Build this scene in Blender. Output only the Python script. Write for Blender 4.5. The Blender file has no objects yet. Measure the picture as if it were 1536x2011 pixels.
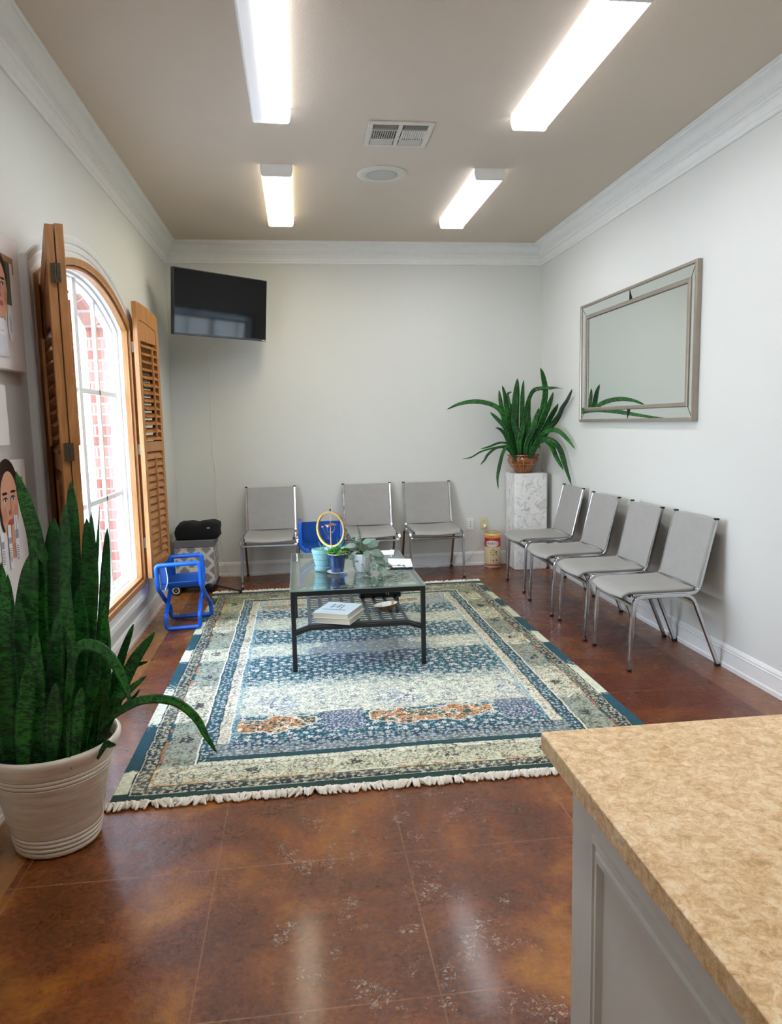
import bpy, bmesh, math, random
import numpy as np
from mathutils import Vector, Matrix
LENS, SKY, EXPO = 13.5, 5.6, 1.15
random.seed(7)
PI = math.pi
COL = bpy.context.scene.collection
def R(d): return math.radians(d)
# ------------------------------------------------------------------ materials
def lin(c):
    return tuple((v/12.92 if v <= .04045 else ((v+.055)/1.055)**2.4) for v in c[:3])
def hexc(h):
    return lin([int(h[i:i+2], 16)/255 for i in (0, 2, 4)])
class NT:
    """small helper around a node tree"""
    def __init__(s, name):
        s.m = bpy.data.materials.new(name); s.m.use_nodes = True
        s.t = s.m.node_tree; s.b = s.t.nodes['Principled BSDF']
    def n(s, typ, **kw):
        nd = s.t.nodes.new(typ)
        for k, v in kw.items():
            if k.startswith('i_'):
                nd.inputs[k[2:].replace('_', ' ')].default_value = v
            else: setattr(nd, k, v)
        return nd
    def l(s, a, b): s.t.links.new(a, b)
    def obj(s, scale=(1, 1, 1)):
        tc = s.n('ShaderNodeTexCoord'); mp = s.n('ShaderNodeMapping')
        mp.inputs['Scale'].default_value = scale
        s.l(tc.outputs['Object'], mp.inputs['Vector']); return mp.outputs[0]
    def noise(s, vec, scale, detail=4, rough=.55, dist=0):
        nd = s.n('ShaderNodeTexNoise'); nd.inputs['Scale'].default_value = scale
        nd.inputs['Detail'].default_value = detail; nd.inputs['Roughness'].default_value = rough
        nd.inputs['Distortion'].default_value = dist
        if vec is not None: s.l(vec, nd.inputs['Vector'])
        return nd.outputs['Fac']
    def ramp(s, fac, stops):
        nd = s.n('ShaderNodeValToRGB'); cr = nd.color_ramp
        while len(cr.elements) < len(stops): cr.elements.new(.5)
        for e, (p, c) in zip(cr.elements, stops):
            e.position = p; e.color = (c[0], c[1], c[2], 1) if not isinstance(c, float) else (c, c, c, 1)
        s.l(fac, nd.inputs[0]); return nd.outputs[0]
    def math(s, op, a, b=None, c=None):
        nd = s.n('ShaderNodeMath', operation=op)
        for i, v in enumerate((a, b, c)):
            if v is None: continue
            if isinstance(v, (int, float)): nd.inputs[i].default_value = v
            else: s.l(v, nd.inputs[i])
        return nd.outputs[0]
    def mix(s, fac, a, b, mode='MIX'):
        nd = s.n('ShaderNodeMix', data_type='RGBA', blend_type=mode)
        for sock, v in ((nd.inputs[0], fac), (nd.inputs[6], a), (nd.inputs[7], b)):
            if isinstance(v, (int, float)): sock.default_value = v
            elif isinstance(v, tuple): sock.default_value = (v[0], v[1], v[2], 1)
            else: s.l(v, sock)
        return nd.outputs[2]
    def bump(s, h, strength=.3, dist=.01):
        nd = s.n('ShaderNodeBump'); nd.inputs['Strength'].default_value = strength
        nd.inputs['Distance'].default_value = dist
        s.l(h, nd.inputs['Height']); s.l(nd.outputs[0], s.b.inputs['Normal']); return nd
    def set(s, **kw):
        for k, v in kw.items():
            k = {'col': 'Base Color', 'rough': 'Roughness', 'metal': 'Metallic', 'spec': 'Specular IOR Level',
                 'coat': 'Coat Weight', 'coatr': 'Coat Roughness', 'emit': 'Emission Color', 'es': 'Emission Strength',
                 'trans': 'Transmission Weight', 'ior': 'IOR', 'alpha': 'Alpha', 'sheen': 'Sheen Weight'}[k]
            if isinstance(v, tuple): s.b.inputs[k].default_value = (v[0], v[1], v[2], 1)
            elif isinstance(v, (int, float)): s.b.inputs[k].default_value = v
            else: s.l(v, s.b.inputs[k])
        return s
def plain(name, col, rough=.5, metal=0, var=.06, scale=20, **kw):
    """procedural surface with a faint mottling of its own"""
    t = NT(name); v = t.obj(); f = t.noise(v, scale, 3)
    a = tuple(max(0, c*(1-var)) for c in col); b = tuple(min(1, c*(1+var)) for c in col)
    t.set(col=t.ramp(f, [(.3, a), (.7, b)]), rough=rough, metal=metal, **kw); return t.m
M = {}
def wall_mat(name, col):
    t = NT(name); v = t.obj()
    f = t.noise(v, 1.3, 3); t.set(col=t.ramp(f, [(.3, tuple(c*.975 for c in col)), (.7, col)]), rough=.62, spec=.35)
    t.bump(t.noise(v, 160, 3), .10, .002); return t.m
M['wall'] = wall_mat('grey_wall_paint', hexc('d9dad4'))
M['ceiling'] = wall_mat('taupe_ceiling_paint', hexc('d2c4b3'))
M['ceiling'].node_tree.nodes['Bump'].inputs['Strength'].default_value = .5
M['ceiling'].node_tree.nodes['Bump'].inputs['Distance'].default_value = .003
M['trim'] = plain('white_gloss_trim', hexc('e9eae6'), .32, var=.02)
M['white_vinyl'] = plain('white_vinyl', hexc('f0f2f2'), .4, var=.02)
M['white_plastic'] = plain('white_plastic', hexc('eeeeea'), .35, var=.02)
M['ivory'] = plain('ivory_plastic', hexc('ddd3a4'), .35, var=.03)
M['dark'] = plain('dark_slot', hexc('1a1a1a'), .6)
M['black_plastic'] = plain('black_plastic', hexc('141416'), .35)
M['black_metal'] = plain('black_powder_coat', hexc('1b1b1d'), .42, var=.15, scale=60)
M['black_fabric'] = plain('black_fabric', hexc('0c0c0e'), .95, var=.3, scale=90)
M['grey_slat'] = plain('grey_painted_steel', hexc('55595f'), .45, .3)
def wood(name, c1, c2, axis='z', rough=.42):
    t = NT(name); sc = {'z': (9, 9, .7), 'y': (9, .7, 9)}[axis]
    v = t.obj(sc); f = t.noise(v, 5, 5, .6, 1.2); g = t.noise(v, 30, 3)
    t.set(col=t.mix(t.math('MULTIPLY', g, .35), t.ramp(f, [(.32, c1), (.66, c2)]), tuple(c*.7 for c in c1)), rough=rough, spec=.45)
    t.bump(g, .12, .001); return t.m
M['wood'] = wood('honey_wood', hexc('a86f38'), hexc('c89055'))
M['wood_h'] = wood('honey_wood_rail', hexc('a66c36'), hexc('c68d52'), 'y')
M['brown_metal'] = plain('aged_brass', hexc('5d5344'), .4, .8)
M['steel'] = plain('satin_steel', hexc('b8b6ae'), .3, .9)
t = NT('chrome'); v = t.obj(); t.set(col=hexc('c8c9cc'), metal=1.0, rough=t.ramp(t.noise(v, 30, 3), [(.3, .10), (.7, .2)])); M['chrome'] = t.m
t = NT('grey_vinyl'); v = t.obj(); f = t.noise(v, 14, 4)
t.set(col=t.ramp(f, [(.3, hexc('9a9893')), (.7, hexc('9f9d98'))]), rough=.42, spec=.5); t.bump(t.noise(v, 260, 2), .25, .0015); M['vinyl'] = t.m
t = NT('grey_vinyl_smooth'); v = t.obj(); t.set(col=hexc('84827e'), rough=.45); t.bump(t.noise(v, 200, 2), .2, .001); M['vinyl_back'] = t.m
# --- stained concrete
def floor_material():
    t = NT('stained_concrete'); tc = t.n('ShaderNodeTexCoord'); P = tc.outputs['Object']
    sp = t.n('ShaderNodeSeparateXYZ'); t.l(P, sp.inputs[0]); X, Y = sp.outputs[0], sp.outputs[1]
    big = t.noise(P, 1.9, 5, .6, .8); mid = t.noise(P, 7, 6, .65, .6); fine = t.noise(P, 60, 5, .7)
    base = t.ramp(big, [(.36, hexc('2b0f04')), (.45, hexc('562206')), (.54, hexc('84400c')), (.66, hexc('bd7a22'))])
    base = t.mix(t.ramp(mid, [(.36, .0), (.70, .8)]), base, hexc('4e1a06'), 'MIX')
    base = t.mix(.38, base, t.ramp(fine, [(.34, hexc('280e03')), (.68, hexc('a9662e'))]), 'MIX')
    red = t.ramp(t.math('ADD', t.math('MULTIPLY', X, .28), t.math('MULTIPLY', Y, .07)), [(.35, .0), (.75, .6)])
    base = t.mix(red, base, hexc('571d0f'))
    def band(lo, hi):
        return t.math('MULTIPLY', t.math('GREATER_THAN', X, lo), t.math('LESS_THAN', X, hi))
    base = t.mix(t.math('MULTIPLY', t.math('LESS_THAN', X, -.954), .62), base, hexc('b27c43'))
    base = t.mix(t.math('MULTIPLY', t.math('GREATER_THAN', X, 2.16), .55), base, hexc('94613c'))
    # saw cut joints every two feet, wavering a little
    def joint(c, off, per, w):
        a = t.math('ABSOLUTE', t.math('SUBTRACT', t.math('FRACT', t.math('DIVIDE', t.math('SUBTRACT', c, off), per)), .5))
        return t.math('GREATER_THAN', a, .5 - w/per)
    jx = t.math('MULTIPLY', joint(X, -.312, .615, .0022), band(-.93, 2.1))
    jx = t.math('MAXIMUM', jx, t.math('LESS_THAN', t.math('ABSOLUTE', t.math('ADD', X, .954)), .003))
    jy = t.math('MULTIPLY', joint(Y, 1.629, .615, .0024), band(-.954, 2.16))
    jt = t.math('MAXIMUM', jx, jy)
    base = t.mix(t.math('MULTIPLY', jt, t.ramp(t.noise(P, 3, 3), [(.35, .12), (.65, .6)])), base, hexc('b08560'))
    # pale worn flecks, only where the coating has lifted in front of the rug
    flk = t.math('MULTIPLY', t.math('GREATER_THAN', t.noise(P, 75, 4, .8, 1.2), .555), t.math('GREATER_THAN', t.noise(P, 7, 4, .75, .3), .575))
    zone = t.math('MULTIPLY', t.math('MULTIPLY', t.math('GREATER_THAN', X, -.12), t.math('LESS_THAN', X, .62)), t.math('LESS_THAN', Y, 2.62))
    flk = t.math('MULTIPLY', flk, zone)
    base = t.mix(t.math('MULTIPLY', flk, .6), base, hexc('cbbba4'))
    # hairline cracks
    vc = t.n('ShaderNodeTexVoronoi', feature='DISTANCE_TO_EDGE'); vc.inputs['Scale'].default_value = 2.1; 
    wv = t.n('ShaderNodeVectorMath', operation='ADD'); nn = t.n('ShaderNodeTexNoise'); nn.inputs['Scale'].default_value = 6; t.l(P, nn.inputs['Vector'])
    sc = t.n('ShaderNodeVectorMath', operation='SCALE'); sc.inputs['Scale'].default_value = .25; t.l(nn.outputs['Color'], sc.inputs[0])
    t.l(P, wv.inputs[0]); t.l(sc.outputs[0], wv.inputs[1]); t.l(wv.outputs[0], vc.inputs['Vector'])
    crack = t.math('MULTIPLY', t.math('LESS_THAN', vc.outputs['Distance'], .0035), t.math('GREATER_THAN', t.noise(P, 1.2, 2), .56))
    base = t.mix(t.math('MULTIPLY', crack, .55), base, hexc('2c140b'))
    rough = t.ramp(t.noise(P, 9, 6, .7), [(.3, .20), (.7, .36)])
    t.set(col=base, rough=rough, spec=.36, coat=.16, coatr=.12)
    h = t.math('ADD', t.math('MULTIPLY', t.noise(P, 16, 8, .68), 1.4), t.math('MULTIPLY', t.math('ADD', jt, flk), -.25))
    t.bump(h, .34, .008); return t.m
M['floor'] = floor_material()
t = NT('worktop_laminate'); v = t.obj()
a = t.noise(v, 7, 6, .68, .8); b = t.noise(v, 48, 6, .8, .6); c_ = t.noise(v, 120, 3, .7)
col = t.ramp(a, [(.30, hexc('c49c66')), (.5, hexc('e4c08c')), (.7, hexc('f6dcb0'))])
col = t.mix(.68, col, t.ramp(b, [(.34, hexc('a67c48')), (.5, hexc('e6c08a')), (.64, hexc('fceccb'))]))
col = t.mix(t.ramp(c_, [(.55, .0), (.75, .45)]), col, hexc('8a6a44'))
t.set(col=col, rough=.33, spec=.45); M['laminate'] = t.m
M['cabinet'] = plain('cabinet_paint', hexc('d6d5cd'), .42, var=.02)
# snake plant leaf: dark cross bands ride on the leaf's own length
def leaf_mat(name, g1, g2, band, lite):
    t = NT(name); uv = t.n('ShaderNodeUVMap'); mp = t.n('ShaderNodeMapping'); t.l(uv.outputs[0], mp.inputs[0])
    mp.inputs['Scale'].default_value = (1.1, 46, 1)
    f = t.noise(mp.outputs[0], 1.5, 4, .6, 1.4)
    P = t.obj(); big = t.noise(P, 7, 2)
    col = t.ramp(big, [(.35, g1), (.68, g2)])
    col = t.mix(t.ramp(f, [(.46, .0), (.56, .85)]), col, band)
    mp2 = t.n('ShaderNodeMapping'); t.l(uv.outputs[0], mp2.inputs[0]); mp2.inputs['Scale'].default_value = (2.5, 130, 1)
    col = t.mix(t.ramp(t.noise(mp2.outputs[0], 1, 2), [(.6, .0), (.7, .35)]), col, lite)
    t.set(col=col, rough=.38, spec=.45); return t.m
M['leaf'] = leaf_mat('snake_plant_leaf', hexc('1f5a24'), hexc('35872b'), hexc('0c2b14'), hexc('6c9a40'))
M['leaf_dark'] = leaf_mat('snake_plant_leaf_deep', hexc('16491c'), hexc('276d27'), hexc('09240f'), hexc('4a7c36'))
M['soil'] = plain('potting_soil', hexc('241a13'), .95, var=.5, scale=80)
# ------------------------------------------------------------------ mesh building
class MB:
    def __init__(s): s.v = []; s.f = []; s.uv = {}; s.mi = []; s.cm = 0
    def add(s, vs, fs, mat=None):
        o = len(s.v); s.v += [tuple(p) for p in vs]
        for f in fs: s.f.append(tuple(o+i for i in f)); s.mi.append(s.cm if mat is None else mat)
        return o
    def box(s, x0, x1, y0, y1, z0, z1, T=None, mat=None):
        vs = [Vector(p) for p in [(x0,y0,z0),(x1,y0,z0),(x1,y1,z0),(x0,y1,z0),(x0,y0,z1),(x1,y0,z1),(x1,y1,z1),(x0,y1,z1)]]
        if T is not None: vs = [T @ p for p in vs]
        s.add(vs, [(0,3,2,1),(4,5,6,7),(0,1,5,4),(1,2,6,5),(2,3,7,6),(3,0,4,7)], mat); return s
    def tube(s, pts, r, n=10, closed=False, square=False, cap=True, radii=None, up=None):
        pts = [Vector(p) for p in pts]; N = len(pts); rings = []
        if square: n = 8
        ref = Vector(up) if up else None; prev = None
        for i, p in enumerate(pts):
            if closed: a, b = pts[i-1], pts[(i+1) % N]
            else: a, b = pts[max(i-1, 0)], pts[min(i+1, N-1)]
            t = (b-a).normalized()
            if ref is None and prev is None:
                ref = Vector((0, 0, 1)) if abs(t.z) < .9 else Vector((1, 0, 0))
            q = ref if prev is None or up else prev
            u = (q - t*q.dot(t)); u = u.normalized() if u.length > 1e-6 else t.orthogonal().normalized()
            prev = u; w = t.cross(u); rr = radii[i] if radii else r; ring = []
            # keep a constant section through corners
            if 0 < i < N-1 or closed:
                d1 = (p-a).normalized(); k = max(.4, abs(d1.dot(t)))
            else: k = 1
            for j in range(n):
                if square:
                    c = .72; q4 = [(1,c),(c,1),(-c,1),(-1,c),(-1,-c),(-c,-1),(c,-1),(1,-c)][j]; x, y = q4
                else: x, y = math.cos(2*PI*j/n), math.sin(2*PI*j/n)
                ring.append(p + (u*x + w*y)*rr)
            rings.append(ring)
        o = len(s.v); vs = [q for r_ in rings for q in r_]; fs = []
        m = N if closed else N-1
        for i in range(m):
            for j in range(n):
                a, b = i*n+j, i*n+(j+1) % n; c, d = ((i+1) % N)*n+(j+1) % n, ((i+1) % N)*n+j
                fs.append((a, b, c, d))
        if not closed and cap: fs.append(tuple(range(n-1, -1, -1))); fs.append(tuple((N-1)*n+j for j in range(n)))
        s.add(vs, fs); return s
    def lathe(s, prof, c=(0, 0, 0), n=40, cap=True, T=None):
        vs = []; fs = []; N = len(prof)
        for (r, z) in prof:
            for j in range(n):
                a = 2*PI*j/n; p = Vector((c[0]+r*math.cos(a), c[1]+r*math.sin(a), c[2]+z))
                vs.append(T @ p if T is not None else p)
        for i in range(N-1):
            for j in range(n): fs.append((i*n+j, i*n+(j+1) % n, (i+1)*n+(j+1) % n, (i+1)*n+j))
        if cap: fs.append(tuple(range(n-1, -1, -1))); fs.append(tuple((N-1)*n+j for j in range(n)))
        s.add(vs, fs); return s
    def loft(s, loops, closed_ring=True, closed_prof=False):
        n = len(loops[0]); o = len(s.v); vs = [p for L in loops for p in L]; fs = []; N = len(loops)
        for i in range(N if closed_prof else N-1):
            i2 = (i+1) % N
            for j in range(n if closed_ring else n-1):
                fs.append((i*n+j, i*n+(j+1) % n, i2*n+(j+1) % n, i2*n+j))
        s.add(vs, fs); return s
    def sphere(s, c, r, n=12, m=8, sc=(1, 1, 1)):
        prof = []
        vs = []; fs = []
        for i in range(m+1):
            ph = PI*i/m
            for j in range(n):
                a = 2*PI*j/n
                vs.append((c[0]+sc[0]*r*math.sin(ph)*math.cos(a), c[1]+sc[1]*r*math.sin(ph)*math.sin(a), c[2]+sc[2]*r*math.cos(ph)))
        for i in range(m):
            for j in range(n): fs.append((i*n+j, (i+1)*n+j, (i+1)*n+(j+1) % n, i*n+(j+1) % n))
        s.add(vs, fs); return s
    def build(s, name, mat, parent=None, smooth=True, bevel=0, seg=2, mats=None, angle=35, loc=None):
        me = bpy.data.meshes.new(name); me.from_pydata([tuple(p) for p in s.v], [], s.f)
        me.validate(); me.update()
        bm = bmesh.new(); bm.from_mesh(me); bmesh.ops.remove_doubles(bm, verts=bm.verts, dist=1e-5 if not s.uv else 1e-8)
        bmesh.ops.recalc_face_normals(bm, faces=bm.faces) if not s.uv else None
        bm.to_mesh(me); bm.free()
        o = bpy.data.objects.new(name, me); COL.objects.link(o)
        if mat is not None: me.materials.append(mat)
        if mats:
            for m_ in mats: me.materials.append(m_)
        if any(s.mi) and len(me.polygons) == len(s.mi):
            me.polygons.foreach_set('material_index', s.mi)
        if bevel:
            b = o.modifiers.new('bevel', 'BEVEL'); b.width = bevel; b.segments = seg; b.limit_method = 'ANGLE'; b.angle_limit = R(40)
        if smooth: me.shade_smooth_by_angle(angle=R(angle)) if hasattr(me, 'shade_smooth_by_angle') else smooth_angle(me, angle)
        if loc: o.location = loc
        if parent: o.parent = parent
        return o
def smooth_angle(me, ang):
    me.polygons.foreach_set('use_smooth', [True]*len(me.polygons))
    bm = bmesh.new(); bm.from_mesh(me)
    for e in bm.edges:
        if len(e.link_faces) == 2: e.smooth = e.calc_face_angle(0) < R(ang)
        else: e.smooth = False
    bm.to_mesh(me); bm.free()
def tag(o, label=None, cat=None, group=None, kind=None):
    for k, v in (('label', label), ('category', cat), ('group', group), ('kind', kind)):
        if v: o[k] = v
    return o
def empty(name, loc=(0, 0, 0), rz=0):
    o = bpy.data.objects.new(name, None); COL.objects.link(o); o.location = loc; o.rotation_euler = (0, 0, rz); o.empty_display_size = .1
    return o
def copy_tree(o, parent=None):
    c = o.copy(); COL.objects.link(c); c.parent = parent
    for ch in [x for x in bpy.data.objects if x.parent == o]: copy_tree(ch, c)
    return c
def world_to(parent):
    """move world-coordinate children under an empty that is not at the origin"""
    inv = Matrix.Translation(parent.location) @ Matrix.Rotation(parent.rotation_euler.z, 4, 'Z')
    return inv.inverted()
def bx(name, mat, x0, x1, y0, y1, z0, z1, parent=None, bevel=0, T=None):
    return MB().box(x0, x1, y0, y1, z0, z1, T).build(name, mat, parent, bevel=bevel)
def round_path(pts, r, k=5):
    """polyline with its inner corners rounded"""
    pts = [Vector(p) for p in pts]; out = [pts[0]]
    for i in range(1, len(pts)-1):
        p, a, b = pts[i], pts[i-1], pts[i+1]; rr = min(r, (a-p).length*.45, (b-p).length*.45)
        s, e = p+(a-p).normalized()*rr, p+(b-p).normalized()*rr
        for j in range(k+1):
            t = j/k; out.append(s*(1-t)**2 + p*2*t*(1-t) + e*t*t)
    out.append(pts[-1]); return out
def spline(pts, n):
    pts = [Vector(p) for p in pts]; P = [pts[0]*2-pts[1]] + pts + [pts[-1]*2-pts[-2]]; out = []
    segs = len(pts)-1
    for i in range(n+1):
        u = min(i/n*segs, segs-1e-6); k = int(u); t = u-k; a, b, c, d = P[k:k+4]
        out.append(.5*((2*b)+(-a+c)*t+(2*a-5*b+4*c-d)*t*t+(-a+3*b-3*c+d)*t**3))
    return out
def text_mesh(s, size, depth=.0008, align='CENTER'):
    cu = bpy.data.curves.new('lettering', 'FONT'); cu.body = s; cu.size = size; cu.extrude = depth
    cu.align_x = align; cu.align_y = 'CENTER'; o = bpy.data.objects.new('lettering', cu); COL.objects.link(o)
    bpy.context.view_layer.update(); dg = bpy.context.evaluated_depsgraph_get()
    me = bpy.data.meshes.new_from_object(o.evaluated_get(dg)); bpy.data.objects.remove(o); bpy.data.curves.remove(cu); return me
# ------------------------------------------------------------------ the room
XL, XR, YB, YF, H = -1.140, 2.363, 6.928, -2.6, 3.05
def struct(o): o['kind'] = 'structure'; return o
struct(bx('floor', M['floor'], XL-.1, XR+.1, YF-.1, YB+.1, -.08, 0))
struct(bx('ceiling', M['ceiling'], XL-.1, XR+.1, YF-.1, YB+.1, H, H+.08))
struct(bx('wall_back', M['wall'], XL-.02, XR+.02, YB, YB+.1, 0, H))
struct(bx('wall_right', M['wall'], XR, XR+.1, YF, YB+.02, 0, H))
struct(bx('wall_front', M['wall'], XL-.02, XR+.02, YF-.1, YF, 0, H))
# the window opening: straight jambs under a shallow arch, as an outline grown by d
WC, WH, WZ, WR, WCZ = 4.315, .885, .335, 1.92, .385
def arch_pts(d, n=26):
    y0, y1, r = WC-WH-d, WC+WH+d, WR+d
    def top(y): return WCZ + math.sqrt(r*r-(y-WC)**2)
    P = [(y0, WZ-d), (y1, WZ-d)]
    for i in range(n+1):
        y = y1+(y0-y1)*i/n; P.append((y, top(y)))
    return P
def arch_loft(prof, X0, closed_prof=False):
    """prof: (offset outward, x position) pairs swept round the opening"""
    m = MB(); m.loft([[(x, y, z) for (y, z) in arch_pts(d)] for d, x in prof], True, closed_prof); return m
def wall_with_window(name, mat, x0, x1, d, ya, yb, z0, z1):
    inner = arch_pts(d); n = len(inner); m = MB()
    for x in (x0, x1):
        # ring of quads between the opening and the wall's rectangle
        outer = [(ya, z0), (yb, z0)]
        for (y, z) in inner[2:]:
            t = (y-inner[-1][0])/(inner[2][0]-inner[-1][0]); outer.append((ya+(yb-ya)*t, z1))
        m.loft([[(x, y, z) for y, z in inner], [(x, y, z) for y, z in outer]], True)
    m.loft([[(x0, y, z) for y, z in inner], [(x1, y, z) for y, z in inner]], True)
    return struct(m.build(name, mat, None, smooth=False))
wall_with_window('wall_left', M['wall'], XL-.12, XL, -.005, YF, YB+.02, 0, H)
# brick outer leaf with its own arched reveal
t = NT('washed_brick'); tc = t.n('ShaderNodeTexCoord'); sp = t.n('ShaderNodeSeparateXYZ'); t.l(tc.outputs['Object'], sp.inputs[0])
cb = t.n('ShaderNodeCombineXYZ'); t.l(t.math('ADD', sp.outputs[0], sp.outputs[1]), cb.inputs[0]); t.l(sp.outputs[2], cb.inputs[1])
br = t.n('ShaderNodeTexBrick'); t.l(cb.outputs[0], br.inputs['Vector']); br.inputs['Scale'].default_value = 1
br.inputs['Brick Width'].default_value = .2; br.inputs['Row Height'].default_value = .072; br.inputs['Mortar Size'].default_value = .006
br.inputs['Color1'].default_value = (*hexc('8c5143'), 1); br.inputs['Color2'].default_value = (*hexc('a87c70'), 1); br.inputs['Mortar'].default_value = (*hexc('a89a90'), 1)
t.set(col=br.outputs['Color'], rough=.85); t.bump(br.outputs['Fac'], .5, -.004); M['brick'] = t.m
wall_with_window('wall_outside', M['brick'], XL-.24, XL-.125, -.035, YF-1, YB+1, -.1, H+.3)
M['paving'] = plain('pale_paving', hexc('cfcdc6'), .8)
struct(bx('ground', M['paving'], -14, XL-.23, -8, 18, -.2, -.1))
# window_1: frame with its bars, panes, and the mouldings around it
w1 = arch_loft([(-.006, XL-.012), (-.006, XL-.112), (-.070, XL-.112), (-.070, XL-.070), (-.060, XL-.064), (-.060, XL-.040), (-.048, XL-.034), (-.044, XL-.012)], 0, True)
zt = WCZ+math.sqrt((WR-.06)**2)
w1.box(XL-.112, XL-.06, WC-.032, WC+.032, WZ+.04, zt+.02)
window = struct(w1.build('window_1', M['white_vinyl'], None, angle=30))
def bar(y0, y1, z0, z1, name='muntin'):
    return MB().box(XL-.092, XL-.070, y0, y1, z0, z1).build(name, M['white_vinyl'], window, bevel=.003)
for yy in (WC-.435, WC+.435):
    bar(yy-.015, yy+.015, WZ+.03, WCZ+math.sqrt((WR-.05)**2-(yy-WC)**2))
for zz in (1.637, .98):
    bar(WC-WH+.03, WC-.03, zz-.015, zz+.015); bar(WC+.03, WC+WH-.03, zz-.015, zz+.015)
t = NT('window_glass'); tr = t.n('ShaderNodeBsdfTransparent'); gl = t.n('ShaderNodeBsdfGlossy'); mx = t.n('ShaderNodeMixShader'); lw = t.n('ShaderNodeLayerWeight')
gl.inputs['Roughness'].default_value = .02; lw.inputs['Blend'].default_value = .5; tr.inputs['Color'].default_value = (.95, .97, .97, 1)
fr = t.math('MULTIPLY_ADD', t.math('POWER', lw.outputs['Facing'], 5), .6, .04)
t.l(fr, mx.inputs[0]); t.l(tr.outputs[0], mx.inputs[1]); t.l(gl.outputs[0], mx.inputs[2]); t.l(mx.outputs[0], t.t.nodes['Material Output'].inputs[0])
M['pane'] = t.m
for a, b in ((WC-WH+.05, WC-.03), (WC+.03, WC+WH-.05)):
    m = MB(); n = 14; lo = []; hi = []
    for i in range(n+1):
        y = a+(b-a)*i/n; lo.append((XL-.081, y, WZ+.05)); hi.append((XL-.081, y, WCZ+math.sqrt((WR-.055)**2-(y-WC)**2)))
    m.loft([lo, hi], False); m.build('pane', M['pane'], window, smooth=False)
# honey wood lining in two steps
wl = arch_loft([(.004, XL-.01), (.004, XL+.042), (-.030, XL+.042), (-.030, XL+.016), (-.035, XL+.014), (-.035, XL+.024), (-.050, XL+.024), (-.050, XL-.01)], 0, True)
wl.build('wooden_frame', M['wood'], window, angle=25)
# white stepped casing
E_ = [(.0, 0), (.0, .020), (.008, .024), (.022, .024), (.026, .019), (.034, .019), (.038, .025), (.060, .027), (.064, .022), (.070, .022), (.074, .030), (.098, .036), (.104, .036), (.110, .030), (.110, 0)]
arch_loft([(d, XL+h) for d, h in E_], 0).build('casing', M['trim'], window, angle=25)
# baseboards, swept profiles with a little cap
BB = [(0, 0), (.016, 0), (.016, .022), (.012, .030), (.012, .098), (.015, .103), (.012, .108), (.012, .118), (.008, .127), (.004, .135), (0, .135)]
def run(name, prof, p0, p1, nrm, z0=0, mat='trim'):
    """profile of (out from wall, height) from p0 to p1, out along nrm"""
    m = MB(); m.loft([[(p[0]+nrm[0]*d, p[1]+nrm[1]*d, z0+h) for d, h in prof] for p in (p0, p1)], False)
    return struct(m.build(name, M[mat], None, angle=20))
run('baseboard_left', BB, (XL, YF), (XL, YB), (1, 0)); run('baseboard_right', BB, (XR, YF), (XR, YB), (-1, 0))
run('baseboard_back', BB, (XL, YB), (XR, YB), (0, -1))
CR = [(0, -.181), (.010, -.181), (.015, -.176), (.015, -.163), (.020, -.158), (.020, -.150), (.027, -.124), (.030, -.120), (.030, -.112), (.036, -.109), (.041, -.100), (.050, -.094), (.050, -.084), (.055, -.081)]
for i in range(9):
    a = i/8*PI/2; CR.append((.058+.046*(1-math.cos(a)), -.078+.052*math.sin(a)))
CR += [(.110, -.024), (.110, -.012), (.121, -.010), (.121, 0)]
# mitred crown: corners cut at 45 degrees
def crown(name, f):
    m = MB(); m.loft([[f(d, h, k) for d, h in CR] for k in (0, 1)], False); return struct(m.build(name, M['trim'], None, angle=20))
crown('trim_1', lambda d, h, k: (XL+d, YB-d if k else YF+d, H+h))
crown('trim_2', lambda d, h, k: (XR-d if k else XL+d, YB-d, H+h))
crown('trim_3', lambda d, h, k: (XR-d, YB-d if k else YF+d, H+h))
# ------------------------------------------------------------------ ceiling fixtures
def lens_mat(name, tubes, strength, tint, base=.12, w=.034):
    t = NT(name); tc = t.n('ShaderNodeTexCoord'); sp = t.n('ShaderNodeSeparateXYZ'); t.l(tc.outputs['Object'], sp.inputs[0])
    tot = None
    for (x, k) in tubes:
        d = t.math('DIVIDE', t.math('SUBTRACT', sp.outputs[0], x), w)
        gss = t.math('MULTIPLY', t.math('EXPONENT', t.math('MULTIPLY', t.math('MULTIPLY', d, d), -1)), k)
        tot = gss if tot is None else t.math('ADD', tot, gss)
    es = t.math('MULTIPLY', t.math('ADD', tot, base), strength)
    side = t.math('MULTIPLY_ADD', t.math('LESS_THAN', sp.outputs[2], -.0690), .66, .34); es = t.math('MULTIPLY', es, side)
    t.set(col=(.8, .8, .8), rough=.35, emit=tint, es=es); return t.m
M['lens'] = lens_mat('lit_prismatic_lens', [(-.045, 1), (.045, 1)], LENS, hexc('f6f8ff'))
M['lens_half'] = lens_mat('half_lit_prismatic_lens', [(.050, 1.5)], LENS, hexc('f4f7ff'), .012, .040)
M['lens_warm'] = lens_mat('warm_lit_prismatic_lens', [(-.04, 1), (.05, 1)], LENS, hexc('fff4d6'))
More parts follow.
